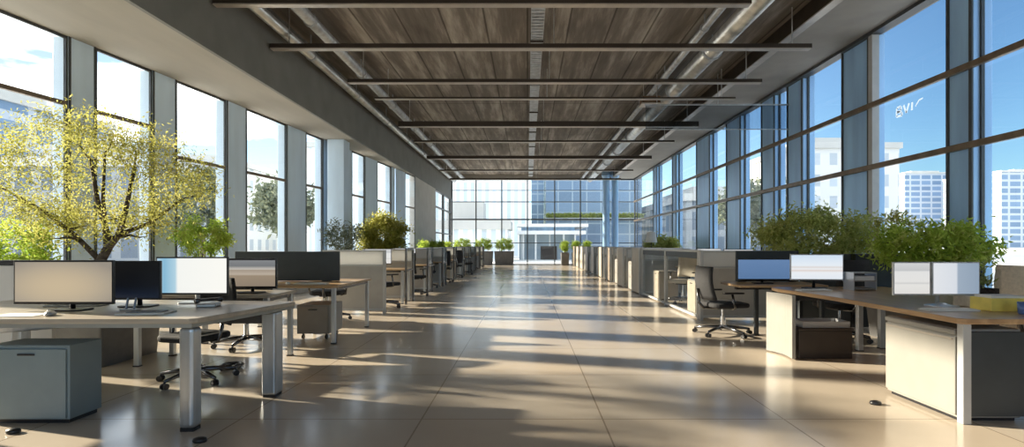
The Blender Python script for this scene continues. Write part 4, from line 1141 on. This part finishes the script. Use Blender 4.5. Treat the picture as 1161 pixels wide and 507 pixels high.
# clouds, mostly towards the sun side
sp = N.new('ShaderNodeSeparateXYZ'); L.new(tc.outputs['Generated'], sp.inputs[0])
mp = N.new('ShaderNodeMapping'); mp.inputs['Scale'].default_value = (1.2, 1.2, 4.5); L.new(tc.outputs['Generated'], mp.inputs['Vector'])
nz = N.new('ShaderNodeTexNoise'); nz.inputs['Scale'].default_value = 2.2; nz.inputs['Detail'].default_value = 6; nz.inputs['Roughness'].default_value = 0.55
L.new(mp.outputs['Vector'], nz.inputs['Vector'])
mr = N.new('ShaderNodeMapRange'); mr.inputs['From Min'].default_value = 0.48; mr.inputs['From Max'].default_value = 0.62
L.new(nz.outputs['Fac'], mr.inputs['Value'])
side = N.new('ShaderNodeMapRange'); side.inputs['From Min'].default_value = 0.25; side.inputs['From Max'].default_value = -0.45
side.inputs['To Min'].default_value = 0.0; side.inputs['To Max'].default_value = 0.9
L.new(sp.outputs[0], side.inputs['Value'])
mu = N.new('ShaderNodeMath'); mu.operation = 'MULTIPLY'; L.new(mr.outputs[0], mu.inputs[0]); L.new(side.outputs[0], mu.inputs[1])
mx = N.new('ShaderNodeMix'); mx.data_type = 'RGBA'
dirn = N.new('ShaderNodeMapRange'); dirn.inputs['From Min'].default_value = -1.0; dirn.inputs['From Max'].default_value = 1.0
L.new(sp.outputs[0], dirn.inputs['Value'])
tint = ramp(N, L, dirn.outputs[0], [(0.12, (0.26, 0.25, 0.25)), (0.5, (0.75, 0.80, 0.86)), (0.8, (0.25, 0.325, 0.38))])
# unseen white cloud layer overhead, added to lift the ambient light indoors
ov = N.new('ShaderNodeMapRange'); ov.inputs['From Min'].default_value = 0.46; ov.inputs['From Max'].default_value = 0.68
ov.inputs['To Min'].default_value = 0.0; ov.inputs['To Max'].default_value = 0.42
L.new(sp.outputs[2], ov.inputs['Value'])
mxc = N.new('ShaderNodeMath'); mxc.operation = 'MAXIMUM'; L.new(mu.outputs[0], mxc.inputs[0]); L.new(ov.outputs[0], mxc.inputs[1])
mt = N.new('ShaderNodeMix'); mt.data_type = 'RGBA'; mt.blend_type = 'MULTIPLY'; mt.inputs['Factor'].default_value = 1.0
L.new(sky.outputs[0], mt.inputs['A']); L.new(tint, mt.inputs['B'])
sc2 = N.new('ShaderNodeVectorMath'); sc2.operation = 'SCALE'; sc2.inputs['Scale'].default_value = 1.7
L.new(mt.outputs['Result'], sc2.inputs[0])
L.new(mxc.outputs[0], mx.inputs['Factor']); L.new(sc2.outputs[0], mx.inputs['A']); mx.inputs['B'].default_value = (18.0, 18.0, 17.8, 1)
L.new(mx.outputs['Result'], bg.inputs['Color']); bg.inputs['Strength'].default_value = 0.14

# ------------------------------------------------------------------ camera
cam = bpy.data.cameras.new('camera'); cam.sensor_width = 36.0; cam.lens = 36.0*600/1161
cam.shift_x = -17.5/1161; cam.shift_y = 24.5/1161
cam.clip_start = 0.05; cam.clip_end = 2000
co = bpy.data.objects.new('camera', cam); C.objects.link(co)
co.location = (0, 0, 1.25); co.rotation_euler = (pi/2, 0, 0)
S.camera = co

S.view_settings.view_transform = 'Standard'; S.view_settings.look = 'None'
S.view_settings.gamma = 1.0; S.view_settings.use_curve_mapping = False
S.view_settings.exposure = 1.18
cy = S.cycles
cy.use_denoising = True
cy.max_bounces = 10; cy.diffuse_bounces = 5; cy.glossy_bounces = 4; cy.transparent_max_bounces = 32; cy.transmission_bounces = 4
cy.sample_clamp_indirect = 8.0
cy.caustics_reflective = False; cy.caustics_refractive = False
